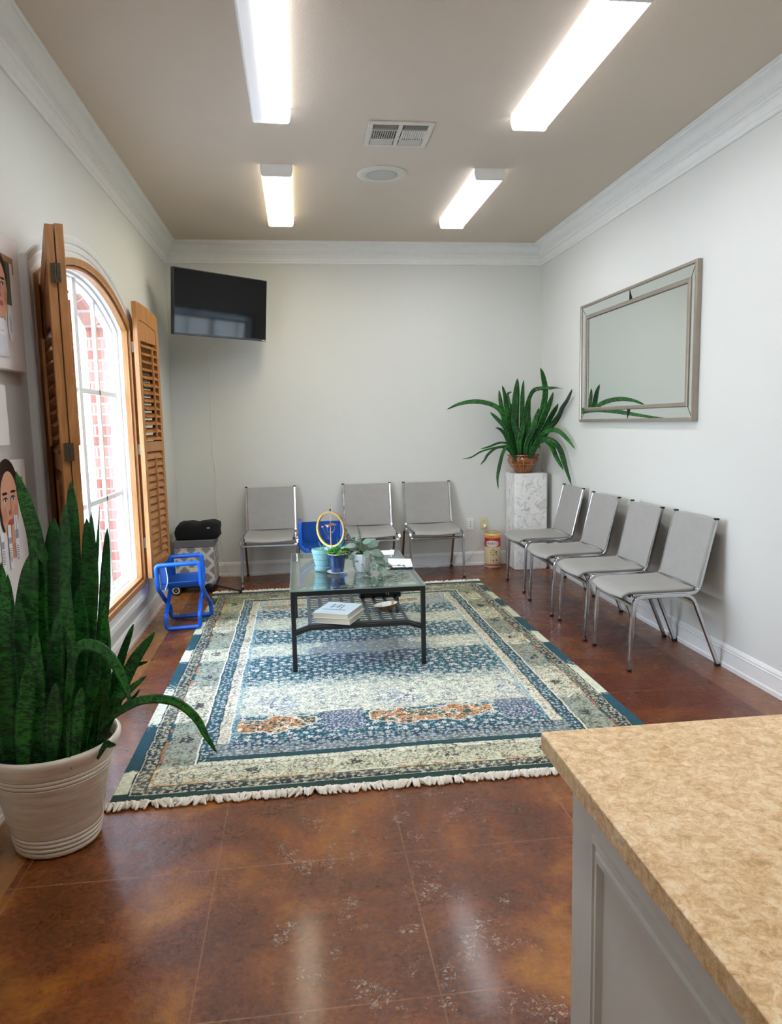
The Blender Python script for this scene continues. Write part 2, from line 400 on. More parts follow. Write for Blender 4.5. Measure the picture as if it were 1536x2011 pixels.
def ceiling_light(x, y0, y1, lens, label):
    r = empty('ceiling_light', (x, (y0+y1)/2, H)); L = (y1-y0)/2
    tag(r, label, 'ceiling light', 'fluorescent ceiling lights')
    m = MB(); m.box(-.075, .075, -L+.004, L-.004, -.022, 0); m.build('housing', M['white_plastic'], r)
    prof = [(-.098, -.006), (-.100, -.030), (-.092, -.064), (-.084, -.071), (.084, -.071), (.092, -.064), (.100, -.030), (.098, -.006)]
    m = MB(); m.loft([[(a, yy, b) for a, b in prof] for yy in (-L+.012, L-.012)], True); m.f.append(tuple(range(8))); m.mi.append(0); m.f.append(tuple(range(15, 7, -1))); m.mi.append(0)
    m.build('diffuser', lens, r, angle=30)
    for s, nm in ((-1, 'end_cap'), (1, 'end_cap')):
        pr = [(-.101, -.001), (-.103, -.030), (-.095, -.067), (-.086, -.074), (.086, -.074), (.095, -.067), (.103, -.030), (.101, -.001)]
        m = MB(); y_a, y_b = (s*L, s*(L-.014)); m.loft([[(a, yy, b) for a, b in pr] for yy in (y_a, y_b)], True); m.f.append(tuple(range(8))); m.mi.append(0); m.f.append(tuple(range(15, 7, -1))); m.mi.append(0)
        m.build(nm, M['white_plastic'] if s < 0 else lens, r, angle=30)
    return r
ceiling_light(-.085, 2.825, 4.045, M['lens_half'], 'long white ceiling light nearest the camera on the window side, left half dim')
ceiling_light(-.080, 4.865, 6.060, M['lens_warm'], 'far ceiling light on the window side with a warm yellow tint on its right')
ceiling_light(1.300, 2.805, 4.045, M['lens'], 'large bright ceiling light at upper right, nearest the mirror wall')
ceiling_light(1.300, 4.855, 6.060, M['lens'], 'far right bright ceiling light beyond the round speaker')
ceiling_light(-.085, .785, 2.005, M['lens'], 'added ceiling light out of view on the window side, brightening the foreground')  # unseen extra fixture continuing the row, added to brighten the foreground
ceiling_light(1.300, .765, 1.985, M['lens'], 'added ceiling light out of view on the mirror side, brightening the countertop')  # second unseen fixture, added so the countertop and cabinet get enough light
# air register with four fields of louvres
M['vent_metal'] = plain('cream_enamel', hexc('cfcabd'), .45, var=.03)
v = empty('ceiling_vent', (.622, 4.332, H)); tag(v, 'square cream louvred air vent in the ceiling between the lights', 'air vent')
m = MB(); a, b = .184, .178
for q in ((-a, a, -b, -b+.030), (-a, a, b-.030, b), (-a, -a+.030, -b+.03, b-.03), (a-.030, a, -b+.03, b-.03), (-.012, .012, -b+.03, b-.03)): m.box(q[0], q[1], q[2], q[3], -.010, -.0005)
m.build('frame', M['vent_metal'], v, bevel=.002)
bx('duct', M['dark'], -a+.028, a-.028, -b+.028, b-.028, -.0015, -.0006, v)
for sx in (-1, 1):
    for i in range(11):
        x = sx*(.024+i*.0125); T = Matrix.Translation((x, -.002, -.006)) @ Matrix.Rotation(R(38*sx), 4, 'Y')
        bx('louver', M['vent_metal'], -.0055, .0055, -.060, .060, -.0007, .0007, v, T=T)
for s, (y0, n) in ((-1, (-.140, 4)), (1, (.075, 5))):
    for sx in (-1, 1):
        for i in range(n):
            T = Matrix.Translation((sx*.084, y0+i*.0155, -.006)) @ Matrix.Rotation(R(-40*s), 4, 'X')
            bx('louver', M['vent_metal'], -.066, .066, -.007, .007, -.0007, .0007, v, T=T)
for yy in (-.068, .064): bx('crossbar', M['vent_metal'], -.155, .155, yy-.004, yy+.004, -.010, -.001, v)
# round speaker
s_ = empty('ceiling_speaker', (.608, 5.012, H)); tag(s_, 'round white perforated speaker flush in the ceiling behind the vent', 'speaker')
MB().lathe([(.166, -.0005), (.166, -.004), (.158, -.010), (.112, -.012), (.104, -.007)], n=64).build('rim', M['vent_metal'], s_)
t = NT('perforated_metal'); tc = t.n('ShaderNodeTexCoord'); vo = t.n('ShaderNodeTexVoronoi'); vo.inputs['Scale'].default_value = 130; vo.inputs['Randomness'].default_value = .1; t.l(tc.outputs['Object'], vo.inputs[0])
t.set(col=t.ramp(vo.outputs['Distance'], [(.22, hexc('6c6b66')), (.34, hexc('b9b7ae'))]), rough=.5, metal=.1); M['perf'] = t.m
MB().lathe([(.106, -.007), (.07, -.010), (.03, -.012), (.001, -.0125)], n=48).build('grille', M['perf'], s_)
# ------------------------------------------------------------------ shutters
def leaf_top(u):  # height of the arched head at distance u from the window's middle
    return WCZ + math.sqrt((WR-.047)**2-u*u)
def shutter_leaf(root, p0, p1, ua, ub, face, opened):
    """leaf from p0 to p1 in plan; ua/ub: distance from window middle at p0/p1; face: +1/-1 side carrying the tilt rod"""
    p0, p1 = Vector((*p0, 0)), Vector((*p1, 0)); w = (p1-p0).length; ang = math.atan2(p1.y-p0.y, p1.x-p0.x)
    T = Matrix.Translation(p0) @ Matrix.Rotation(ang, 4, 'Z'); th = .0155; zb = .370
    top = lambda s: leaf_top(ua+(ub-ua)*s/w)
    zs = min(top(0), top(w))-.20; zm = 1.285
    m = MB()
    def prism(s0, s1, z0f, z1f, t0=-th, t1=th, n=1):
        lo = []; 
        for k in range(n):
            a, b = s0+(s1-s0)*k/n, s0+(s1-s0)*(k+1)/n
            vs = [(a,t0,z0f(a)),(b,t0,z0f(b)),(b,t1,z0f(b)),(a,t1,z0f(a)),(a,t0,z1f(a)),(b,t0,z1f(b)),(b,t1,z1f(b)),(a,t1,z1f(a))]
            m.add([T @ Vector(q) for q in vs], [(0,3,2,1),(4,5,6,7),(0,1,5,4),(1,2,6,5),(2,3,7,6),(3,0,4,7)])
    c = lambda z: (lambda s: z)
    prism(0, .048, c(zb), top); prism(w-.048, w, c(zb), top)
    prism(.048, w-.048, lambda s: top(s)-.115, top, n=6)
    prism(.048, w-.048, c(zs), lambda s: top(s)-.117, -th*.72, th*.72, n=6)
    prism(.048, w-.048, c(zb), c(zb+.10)); prism(.048, w-.048, c(zm-.035), c(zm+.035))
    leaf = m.build('shutter_leaf', M['wood'], root, smooth=False, bevel=.0015, seg=1)
    lv = MB()
    for z0, z1, a in ((zb+.10, zm-.035, 64), (zm+.035, zs, opened)):
        n = int(round((z1-z0)/.0535)); st = (z1-z0)/n
        for i in range(n):
            zc = z0+(i+.5)*st; Tm = T @ Matrix.Translation((w/2, 0, zc)) @ Matrix.Rotation(R(-a*face), 4, 'X')
            prof = [(-.031, 0), (-.022, .0035), (0, .0048), (.022, .0035), (.031, 0), (.022, -.0035), (0, -.0048), (-.022, -.0035)]
            lv.loft([[Tm @ Vector((xx, q[0], q[1])) for q in prof] for xx in (-w/2+.050, w/2-.050)], True)
    lv.build('louvers', M['wood_h'], leaf, angle=50)
    for z0, z1, off in ((zb+.16, zm-.08, .020), (zm+.065, zs-.05, .036)):
        bx('tilt_rod', M['wood'], w/2-.006, w/2+.006, face*off-.006, face*off+.006, z0, z1, leaf, .0015, T=T)
    return leaf
def hinge(root, x, y, z, ang, mat, wdt=.022, gap=.0):
    T = Matrix.Translation((x, y, z)) @ Matrix.Rotation(ang, 4, 'Z'); m = MB()
    for s in (-1, 1): m.box(s*.004, s*(.004+wdt), -.0022, .0008, -.036, .036, T)
    m.tube([T @ Vector((0, -.003, -.038)), T @ Vector((0, -.003, .038))], .0038, 8)
    for s in (-1, 1):
        for dz in (-.024, 0, .024): m.sphere(T @ Vector((s*(.004+wdt*.55), -.0028, dz)), .003, 6, 4)
    return m.build('hinge', mat, root, angle=40)
far = empty('plantation_shutter', (0, 0, 0)); tag(far, 'folded honey wood shutter beyond the window, beside the television corner', 'shutter', 'wooden window shutters')
shutter_leaf(far, (-1.102, 5.205), (-1.044, 5.625), .88, .45, 1, 35)
shutter_leaf(far, (-1.064, 5.165), (-1.008, 5.590), .01, .44, -1, 35)
near = empty('plantation_shutter', (0, 0, 0)); tag(near, 'folded honey wood shutter seen edge on, standing before the near side of window', 'shutter', 'wooden window shutters')
shutter_leaf(near, (-1.088, 3.462), (-.925, 3.050), .87, .44, -1, 40)
shutter_leaf(near, (-1.052, 3.480), (-.890, 3.056), .01, .43, 1, 40)
for z in (1.96, 1.27, .62):
    hinge(far, -1.107, 5.187, z, R(10), M['steel'], .026)
    hinge(near, -.907, 3.036, z+.06, R(0), M['brown_metal'], .015)
    hinge(near, -1.105, 3.450, z, R(-20), M['dark'], .018)
# ------------------------------------------------------------------ worktop
bx('cabinet', M['cabinet'], .512, 1.60, -1.2, 1.305, 0, .7615, None, .003)
cab = bpy.data.objects['cabinet']; tag(cab, 'white painted reception cabinet with raised panel mouldings under the countertop', 'cabinet')
m = MB()
PM = [(0, 0), (.003, .006), (.010, .007), (.013, .003), (.020, .003), (.024, .008), (.034, .009), (.040, .004), (.046, 0)]
for (y0, y1) in ((.46, 1.198), (-.35, .39)):
    z0, z1 = .10, .665
    m.loft([[(.512-h, a, b) for a, b in ((y0+d, z0+d), (y1-d, z0+d), (y1-d, z1-d), (y0+d, z1-d))] for d, h in PM], True)
m.build('panel_moulding', M['cabinet'], cab, angle=25)
tag(bx('countertop', M['laminate'], .461, 1.66, -1.3, 1.347, .762, .800, None, .0025), 'tan mottled laminate countertop with a square corner in the foreground', 'countertop')
# ------------------------------------------------------------------ the rug
def make_rug():
    x0, x1, y0, y1 = -.763, 1.547, 2.705, 6.175; st = .004
    nx, ny = int((x1-x0)/st), int((y1-y0)/st); rng = np.random.default_rng(3)
    U, V = np.meshgrid(np.arange(nx+1)*st, np.arange(ny+1)*st); W, L = nx*st, ny*st
    def vnoise(u, v, sc, seed=0):
        a, b = u/sc, v/sc; i, j = np.floor(a).astype(int), np.floor(b).astype(int); fa, fb = a-i, b-j
        fa, fb = fa*fa*(3-2*fa), fb*fb*(3-2*fb); tab = np.random.default_rng(seed).random((256, 256))
        g = lambda p, q: tab[p % 256, q % 256]
        return (g(i, j)*(1-fa)+g(i+1, j)*fa)*(1-fb)+(g(i, j+1)*(1-fa)+g(i+1, j+1)*fa)*fb
    def fbm(u, v, sc, seed=0): return vnoise(u, v, sc, seed)*.55+vnoise(u, v, sc/2, seed+1)*.3+vnoise(u, v, sc/4, seed+2)*.15
    c = lambda h: np.array(hexc(h))
    cream, olive, teal, deep, navy, orange, sky_, rose = c('e2e2cc'), c('a8a272'), c('045763'), c('0a4034'), c('11141f'), c('d09468'), c('6fa3b4'), c('c9a08d')
    # weft colour changes across the rug: stops of (y in metres, mix of teal, which teal, cream tone)
    ys = np.array([0, .075, .09, .24, .30, .44, .70, .78, .98, 1.06, 1.34, 1.44, 1.62, 1.70, 1.86, 1.94, 2.22, 2.30, 2.50, 2.58, 2.74, 2.84, 3.02, 3.12, 3.30, 3.36, 3.47])
    gt = np.array([1, 1,   .10, .10, .95, .98, .95, .05, .0, .05, .96,  1,  .9, .06, .06,  .85,  .9,  .1,  .05,  .8,  .85,  .25,  .2,   .8,  .7,   .35,  .5])
    yy = V + (fbm(U, V, .35, 5)-.5)*.10 + (fbm(U*.3, V, .02, 9)-.5)*.03
    g = np.interp(yy, ys, gt)
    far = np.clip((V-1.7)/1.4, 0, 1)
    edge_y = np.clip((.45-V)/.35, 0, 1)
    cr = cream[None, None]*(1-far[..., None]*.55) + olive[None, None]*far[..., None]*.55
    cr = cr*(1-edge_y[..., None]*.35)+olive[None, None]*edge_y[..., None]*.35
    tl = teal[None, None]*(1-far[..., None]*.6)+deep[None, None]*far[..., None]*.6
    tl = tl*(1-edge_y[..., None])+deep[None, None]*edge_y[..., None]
    thr = fbm(U, V, .016, 21); G = np.clip((g-thr)*4+.5, 0, 1)
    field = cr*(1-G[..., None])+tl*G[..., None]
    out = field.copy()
    def put(mask, col, k=1.0):
        m = (np.clip(mask, 0, 1)*k)[..., None]; out[:] = out*(1-m)+col*m
    def put_rg(mask, region, col, k=1.0): put(mask*region, col, k)
    def florets(sc, seed, rad, petals=5, jit=.35):
        """flower mask, its heart and its outline on a jittered lattice"""
        a, b = U/sc, V/sc; i0, j0 = np.floor(a).astype(int), np.floor(b).astype(int)
        tab = np.random.default_rng(seed).random((4, 256, 256)); f = np.zeros_like(U); h = np.zeros_like(U); o = np.zeros_like(U)
        for di in (-1, 0, 1):
            for dj in (-1, 0, 1):
                i, j = i0+di, j0+dj; r1, r2, r3, r4 = (tab[k][i % 256, j % 256] for k in range(4))
                cx, cy = (i+.5+(r1-.5)*jit*2)*sc, (j+.5+(r2-.5)*jit*2)*sc
                dx, dy = U-cx, V-cy; r = np.hypot(dx, dy); th = np.arctan2(dy, dx)+r3*6
                R0 = rad*(.75+.5*r4)*(.68+.32*np.cos(petals*th))
                f = np.maximum(f, np.clip((R0-r)/.002+.5, 0, 1)); h = np.maximum(h, np.clip((rad*.25-r)/.002+.5, 0, 1))
                o = np.maximum(o, np.clip((R0*1.28-r)/.002+.5, 0, 1))
        return f, h, o
    f1, h1, o1 = florets(.046, 11, .0165); f2, h2, o2 = florets(.024, 12, .0092, 4); f3, h3, o3 = florets(.019, 15, .0075, 3)
    n1 = fbm(U, V, .055, 31); n2 = fbm(U, V, .034, 37)
    scroll = (np.abs(n1-.5) < .022)*1.; scroll2 = (np.abs(n2-.46) < .02)*1.; speck = (vnoise(U, V, .007, 41) > .74)*1.
    dark_of = lambda: navy[None, None]
    ex = np.minimum(U, W-U); ey = np.minimum(V, L-V)
    wob = (fbm(U*0+.2, V, .14, 51)-.5)*.020
    d = np.minimum(ex+wob*(ex < .5), ey*1.02+ (fbm(U, V*0, .2, 52)-.5)*.008)
    B = lambda lo, hi: ((d >= lo) & (d < hi))*1.
    F_ = (d >= .43)*1.
    # field: all-over flowers, light on teal and slate on cream
    on_t, on_c = F_*G, F_*(1-G)
    put_rg(o1, on_t, navy, .85); put_rg(f1, on_t, c('dfe3df')); put_rg(h1, on_t, orange)
    put_rg(f2*(1-o1), on_t, c('a9c6c4'), .75); put_rg(speck*(1-o1), on_t, c('123b3d'), .6)
    put_rg(scroll, on_c, c('5b6078'), .7); put_rg(scroll2, on_c, c('6b9a9c'), .6); put_rg(o1-f1, on_c, c('4a5068'), .75)
    put_rg(h1, on_c, c('8f6f74')); put_rg(f3*speck, on_c, c('4f7a76'), .8); put_rg(speck, on_c, c('9b9d8c'), .4)
    # orange arabesque cartouches along both ends of the field
    for v0, amp, k in ((.66, .13, 1.0), (L-.55, .09, .6)):
        u = (U-.05)/ (W-.1); per = 2.55; ph = (u*per) % 1.0
        env = v0 + .02*np.cos(2*PI*u*per) ; hgt = amp*np.clip(np.sin(PI*ph)**.55 * (.78+.22*np.cos(6*PI*ph)), 0, 1)
        lobes = .022*np.abs(np.sin(PI*ph*7))
        m = ((np.abs(V-env) < hgt*.62+lobes) & (ph > .17) & (ph < .86))*1.; mo = ((np.abs(V-env) < hgt*.62+lobes+.008) & (ph > .16) & (ph < .87))*1.
        put_rg(mo-m, F_, c('d9d4c4'), k); 
        sw = fbm(U, V, .075, 61); s2 = fbm(U, V, .04, 67); body = ((np.abs(sw-.5) > .035) & (np.abs(s2-.5) > .02))*1.
        put_rg(m, F_, c('2f5b58'), k); put_rg(m*body, F_, orange*.95, k); put_rg(m*((np.abs(sw-.5) > .10) & (np.abs(sw-.5) < .125)), F_, navy, k); put_rg(m*((s2 > .60)), F_, c('3c6a62'), k); put_rg(m*((np.abs(s2-.62) < .02)), F_, c('efe0c6'), k); put_rg(m*f2*(sw > .55), F_, rose, .7*k); put_rg(m*scroll, F_, c('efe0c6'), .9*k); put_rg(m*(np.abs(n2-.40) < .012), F_, navy, .8*k)
        # trellis blocks between them
        tb = ((np.abs(V-env+.03) < .12) & ((ph < .13) | (ph > .90)))*1.
        put_rg(tb, F_, c('555f70'), .8*k); put_rg(tb*f3, F_, c('c9ccd2'), k); put_rg(tb*h1, F_, navy, k)
    # urns of slate scrolls on the cream stripe
    for uu in (.62, 1.24, 1.86):
        r = np.hypot((U-uu)/1.1, (V-.90)); m = (r+.05*(fbm(U, V, .05, 91)-.5) < .10)*1.
        put_rg(m*f1, F_, c('b4bcc8'), .8); put_rg(m*scroll, F_, c('5f6880')); put_rg(m*(o1-f1), F_, c('6a7388'), .8); put_rg(m*h1, F_, c('3d4a6e'))
    cm = np.hypot((U-W/2)/1.3, (V-L/2)); m = (cm < .27+.03*np.cos(8*np.arctan2(V-L/2, U-W/2)))*1.
    put(m, c('3d4552'), .55); put(m*f1, c('c9ccd2'), .9); put(m*scroll, c('8f93a8'), .8)
    # borders, outside in
    b = B(0, .052); out[:] = np.where(b[..., None] > 0, np.clip(G, 0, 1)[..., None]*tl+(1-np.clip(G, 0, 1))[..., None]*cr, out)
    endb = ((ey < .075) & (d < .075))*1.; put(endb, deep*.95, 1)
    put(B(.052, .058), navy); put(B(.058, .062), cream, .6)
    b = B(.062, .118); put(b, navy*.9+.01, .86); put_rg(f2, b, c('c8ccb6')); put_rg(scroll, b, c('a9a98c'), .8); put_rg(h2, b, orange, .8)
    put(B(.118, .122), navy); b = B(.122, .136)*(fbm(U, V, .05, 66) > .47); put(b, orange*.85, .7); put_rg(speck, b, navy, .6)
    b = B(.136, .275); bg = cr*.97*(1-.55*G[..., None])+tl*.55*G[..., None]; out[:] = np.where(b[..., None] > 0, bg, out)
    put_rg(o1-f1, b, navy, .85); put_rg(scroll, b, navy, .7); put_rg(scroll2, b, c('4a5e52'), .7); put_rg(h1, b, orange); put_rg(f3*speck, b, navy, .9); put_rg(f3*(1-speck), b, c('b7ab80'), .5)
    al = np.where(ex < ey, V, U); dd = np.abs(((al+.1) % .42)-.21); blob = np.hypot(dd, (d-.205)*1.2)
    put_rg((blob+.045*(fbm(U, V, .03, 95)-.5) < .036)*1., b*np.clip(o1+scroll2+(fbm(U, V, .012, 99) > .5), 0, 1), navy, .85)
    put(B(.275, .283), c('e6e4d4')); put(B(.283, .288), navy)
    b = ((ey < ex) & (d >= .275) & (d < .31))*1.; out[:] = np.where(b[..., None] > 0, cr, out); put_rg(scroll, b, navy, .7); put_rg(o1-f1, b, navy, .7)
    put(((ey < ex) & (d >= .31) & (d < .316))*1., navy)
    b = B(.288, .345)*((ey >= ex)*1.); put(b, tl, .95); put_rg(f2, b, c('cfd6cf')); put_rg(o3-f3, b, navy, .6); put(B(.345, .350), navy)
    b = B(.350, .398); put(b, cr, .9); put_rg(f2, b, orange*.95, .8); put_rg(scroll, b, c('47506a'), .8); put_rg(speck, b, c('6a7a80'), .7)
    put(B(.398, .404), c('dfe0d6')); b = B(.404, .430); put(b, sky_*.8, .6); put_rg(f3, b, cream, .8); put_rg(speck, b, navy, .6)
    # dense dark ground right inside the near end border
    b = ((V > .34) & (V < .47) & (ex > .33))*1.; put(b, c('273c48'), .7); put_rg(f2, b, c('c3c8cc'), .95); put_rg(f1, b, c('7f9ba0'), .6); put_rg(h1, b, orange)
    # knots: row to row jitter
    lum = out.mean(-1, keepdims=True); out[:] = lum+(out-lum)*1.12; out[:] = np.where(out > .30, out*1.08, out*(.62+.46*np.clip(out, 0, .30)/.30*2/2+.0))
    out *= (1+(rng.random(U.shape)-.5)*.42+(vnoise(U, V, .012, 77)-.5)*.30)[..., None]; out = np.clip(out, 0, 1)
    Z = .0088+.0012*np.sin(U*5+1)*np.sin(V*3.1)+(rng.random(U.shape)-.5)*.0006
    Xw, Yw = x0+U, y0+V
    verts = np.stack([Xw, Yw, Z], -1).reshape(-1, 3); idx = np.arange((nx+1)*(ny+1)).reshape(ny+1, nx+1)
    quads = np.stack([idx[:-1, :-1], idx[:-1, 1:], idx[1:, 1:], idx[1:, :-1]], -1).reshape(-1, 4)
    ring = np.concatenate([idx[0, :], idx[1:, -1], idx[-1, -2::-1], idx[-2:0:-1, 0]]); nb = len(ring); base = len(verts)
    low = verts[ring].copy(); low[:, 2] = .0005; verts = np.concatenate([verts, low]); nb_i = base+np.arange(nb)
    side = np.stack([ring, nb_i, np.roll(nb_i, -1), np.roll(ring, -1)], -1); quads = np.concatenate([quads, side])
    me = bpy.data.meshes.new('area_rug'); me.vertices.add(len(verts)); me.vertices.foreach_set('co', verts.ravel().astype(np.float32))
    me.loops.add(quads.size); me.loops.foreach_set('vertex_index', quads.ravel().astype(np.int32)); me.polygons.add(len(quads))
    me.polygons.foreach_set('loop_start', np.arange(0, quads.size, 4, dtype=np.int32)); me.polygons.foreach_set('loop_total', np.full(len(quads), 4, dtype=np.int32)); me.update(calc_edges=True)
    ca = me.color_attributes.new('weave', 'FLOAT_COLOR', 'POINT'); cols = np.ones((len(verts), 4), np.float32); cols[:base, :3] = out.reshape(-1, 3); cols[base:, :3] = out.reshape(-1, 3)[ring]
    ca.data.foreach_set('color', cols.ravel()); me.polygons.foreach_set('use_smooth', [True]*len(me.polygons))
    t = NT('woven_wool'); at = t.n('ShaderNodeVertexColor'); at.layer_name = 'weave'; P = t.obj()
    f = t.noise(P, 420, 2); t.set(col=t.mix(1.0, at.outputs[0], t.ramp(f, [(.3, (.80, .80, .80)), (.7, (1., 1., 1.))]), 'MULTIPLY'), rough=.85, spec=.25, sheen=.12)
    t.bump(t.noise(P, 300, 2), .5, .003); me.materials.append(t.m)
    o = bpy.data.objects.new('area_rug', me); COL.objects.link(o)
    tag(o, 'large teal and cream oriental rug with orange motifs and white fringed ends', 'rug')
    M['fringe'] = plain('cotton_fringe', hexc('e9e2d3'), .9, var=.08, scale=120)
    for ys_, s in ((y0, -1), (y1, 1)):
        m = MB(); x = x0-.004
        while x < x1+.004:
            ln = .020+random.random()*.026; a = (random.random()-.5)*1.6+.5*math.sin(x*31); r = .0055+random.random()*.005
            p = [Vector((x, ys_-s*.004, .009)), Vector((x+a*.012, ys_+s*ln*.4, .011+random.random()*.009)), Vector((x+a*.030, ys_+s*ln*.85, .006)), Vector((x+a*.038, ys_+s*ln, .0045))]
            m.tube(p, r, 5, radii=[r*.8, r, r*.9, r*.35]); x += .0042+random.random()*.003
        m.build('fringe', M['fringe'], o, angle=60)
make_rug()
# ------------------------------------------------------------------ stacking chairs (local x is forward)
def make_chair():
    r = empty('stacking_chair'); tb = .0105
    for s in (-1, 1):
        y = s*.243
        p = round_path([(.247, y, .012), (.226, y, .424), (.02, y, .424)], .055, 6)
        lg = MB().tube(p, tb, square=True, up=(0, 1, 0)).build('leg', M['chrome'], r, angle=40)
        MB().box(.247-.013, .247+.013, y-.013, y+.013, 0, .014).build('foot_cap', M['black_plastic'], lg, bevel=.003)
        p = round_path([(.02, y, .424), (-.118, y, .424), (-.285, y, .012)], .055, 6)
        lg = MB().tube(p, tb, square=True, up=(0, 1, 0)).build('leg', M['chrome'], r, angle=40)
        MB().box(-.298, -.272, y-.013, y+.013, 0, .014).build('foot_cap', M['black_plastic'], lg, bevel=.003)
        y = s*.222
        p = round_path([(.225, y, .426), (-.165, y, .428), (-.262, y, .842)], .05, 7)
        up = MB().tube(p, tb*.95, square=True, up=(0, 1, 0)).build('back_upright', M['chrome'], r, angle=40)
        MB().box(-.275, -.251, y-.012, y+.012, .838, .850).build('end_cap', M['black_plastic'], up, bevel=.003)
    for x, z in ((.229, .372), (-.140, .372)):
        MB().tube([(x, -.240, z), (x, .240, z)], .010, square=True).build('crossbar', M['chrome'], r, angle=40)
    # dished seat pad with a rolled front
    m = MB(); loops = []
    prof = [(-.148, .452), (-.12, .449), (-.04, .446), (.06, .446), (.15, .447), (.215, .446), (.252, .439), (.272, .425), (.276, .414)]
    for x, z in prof:
        row = []; nose = max(0, (x-.20)/.08)
        for j in range(13):
            v = j/12*2-1; w_ = .218-(.012*nose); sag = -.010*(1-v*v)
            bow = .016*(1-v*v)*nose
            row.append((x+bow, v*w_, z+sag-.004*max(0, abs(v)-.9)*10))
        loops.append(row)
    m.loft(loops, False)
    so = m.build('seat', M['vinyl'], r, angle=60); sd = so.modifiers.new('pad', 'SOLIDIFY'); sd.thickness = .022; sd.offset = -1 if False else 0; bv = so.modifiers.new('round', 'BEVEL'); bv.width = .007; bv.segments = 3; bv.limit_method = 'ANGLE'; bv.angle_limit = R(50)
    m = MB(); loops = []
    for i in range(9):
        t = i/8; z = .452+t*.388; x = -.1665-t*.0945; row = []
        for j in range(13):
            v = j/12*2-1; row.append((x-.014*(1-v*v), v*.214, z))
        loops.append(row)
    m.loft(loops, False); bo = m.build('backrest', M['vinyl'], r, angle=60); sd = bo.modifiers.new('pad', 'SOLIDIFY'); sd.thickness = .020; sd.offset = 0; bv = bo.modifiers.new('round', 'BEVEL'); bv.width = .006; bv.segments = 3; bv.limit_method = 'ANGLE'; bv.angle_limit = R(50)
    for s in (-1, 1):
        MB().sphere((.238, s*.214, .428), .012, 10, 6, (1, .7, .8)).build('glide', M['black_plastic'], r)
    return r
chair = make_chair()
G1, G2 = 'chairs along the mirror wall', 'chairs along the back wall'
spots = [
 (2.046, 4.006, 180, 'grey vinyl chrome chair nearest the camera on the mirror wall', G1),
 (2.030, 4.588, 179, 'second nearest grey vinyl chair in the mirror wall row', G1),
 (2.020, 5.212, 181, 'third grey vinyl chair from the camera, behind the second nearest', G1),
 (2.050, 5.948, 180, 'grey vinyl chrome chair closest to the white plaster pedestal', G1),
 (-.283, 6.585, -91, 'grey vinyl chrome chair under the television, left of the others on the back wall', G2),
 (.622, 6.620, -90, 'middle grey vinyl chair of the back wall row, behind the coffee table', G2),
 (1.205, 6.625, -89, 'grey vinyl chrome chair on the back wall nearest the wall outlets', G2)]
for i, (x, y, a, lab, grp) in enumerate(spots):
    o = chair if i == 0 else copy_tree(chair)
    o.location = (x, y, 0); o.rotation_euler = (0, 0, R(a)); tag(o, lab, 'chair', grp)
# ------------------------------------------------------------------ coffee table
T0 = (.308, 4.665); HX, HY, TZ = .387, .602, .485
tb = empty('coffee_table', (*T0, .0105)); tag(tb, 'square black metal coffee table with glass top standing on the rug', 'coffee table')
B0 = .0105
def lz(z): return z-B0
for sx in (-1, 1):
    for sy in (-1, 1):
        bx('leg', M['black_metal'], sx*HX-(.026 if sx > 0 else 0), sx*HX+(0 if sx > 0 else .026), sy*HY-(.026 if sy > 0 else 0), sy*HY+(0 if sy > 0 else .026), 0, lz(TZ-.006), tb, .002)
for sy in (-1, 1): bx('apron', M['black_metal'], -HX+.026, HX-.026, sy*HY-(.024 if sy > 0 else 0), sy*HY+(0 if sy > 0 else .024), lz(TZ-.034), lz(TZ-.006), tb, .002)
for sx in (-1, 1): bx('apron', M['black_metal'], sx*HX-(.024 if sx > 0 else 0), sx*HX+(0 if sx > 0 else .024), -HY+.026, HY-.026, lz(TZ-.034), lz(TZ-.006), tb, .002)
t = NT('table_glass'); v = t.obj(); t.set(col=(.86, .95, .92), rough=.015, trans=1.0, ior=1.5)
tr = t.n('ShaderNodeBsdfTransparent'); tr.inputs[0].default_value = (.90, .95, .93, 1); gl = t.n('ShaderNodeBsdfGlossy'); gl.inputs[0].default_value = (.92, 1, .97, 1); gl.inputs['Roughness'].default_value = .02
lw = t.n('ShaderNodeLayerWeight'); lw.inputs[0].default_value = .5
fr = t.math('MULTIPLY_ADD', t.math('POWER', lw.outputs['Facing'], 3.2), .70, .06); mx = t.n('ShaderNodeMixShader')
t.l(fr, mx.inputs[0]); t.l(tr.outputs[0], mx.inputs[1]); t.l(gl.outputs[0], mx.inputs[2]); t.l(mx.outputs[0], t.t.nodes['Material Output'].inputs[0]); M['glass'] = t.m
t = NT('glass_edge'); t.set(col=hexc('7fa79d'), rough=.15, spec=.6); M['glass_edge'] = t.m
gt = bx('glass_top', M['glass'], -HX-.003, HX+.003, -HY-.003, HY+.003, lz(TZ-.006), lz(TZ), tb)
m = MB(); e = .0045
for q in ((-HX-e, HX+e, -HY-e, -HY-.003), (-HX-e, HX+e, HY+.003, HY+e), (-HX-e, -HX-.003, -HY-.003, HY+.003), (HX+.003, HX+e, -HY-.003, HY+.003)): m.box(q[0], q[1], q[2], q[3], lz(TZ-.0058), lz(TZ-.0004))
m.build('glass_edge', M['glass_edge'], gt, smooth=False)
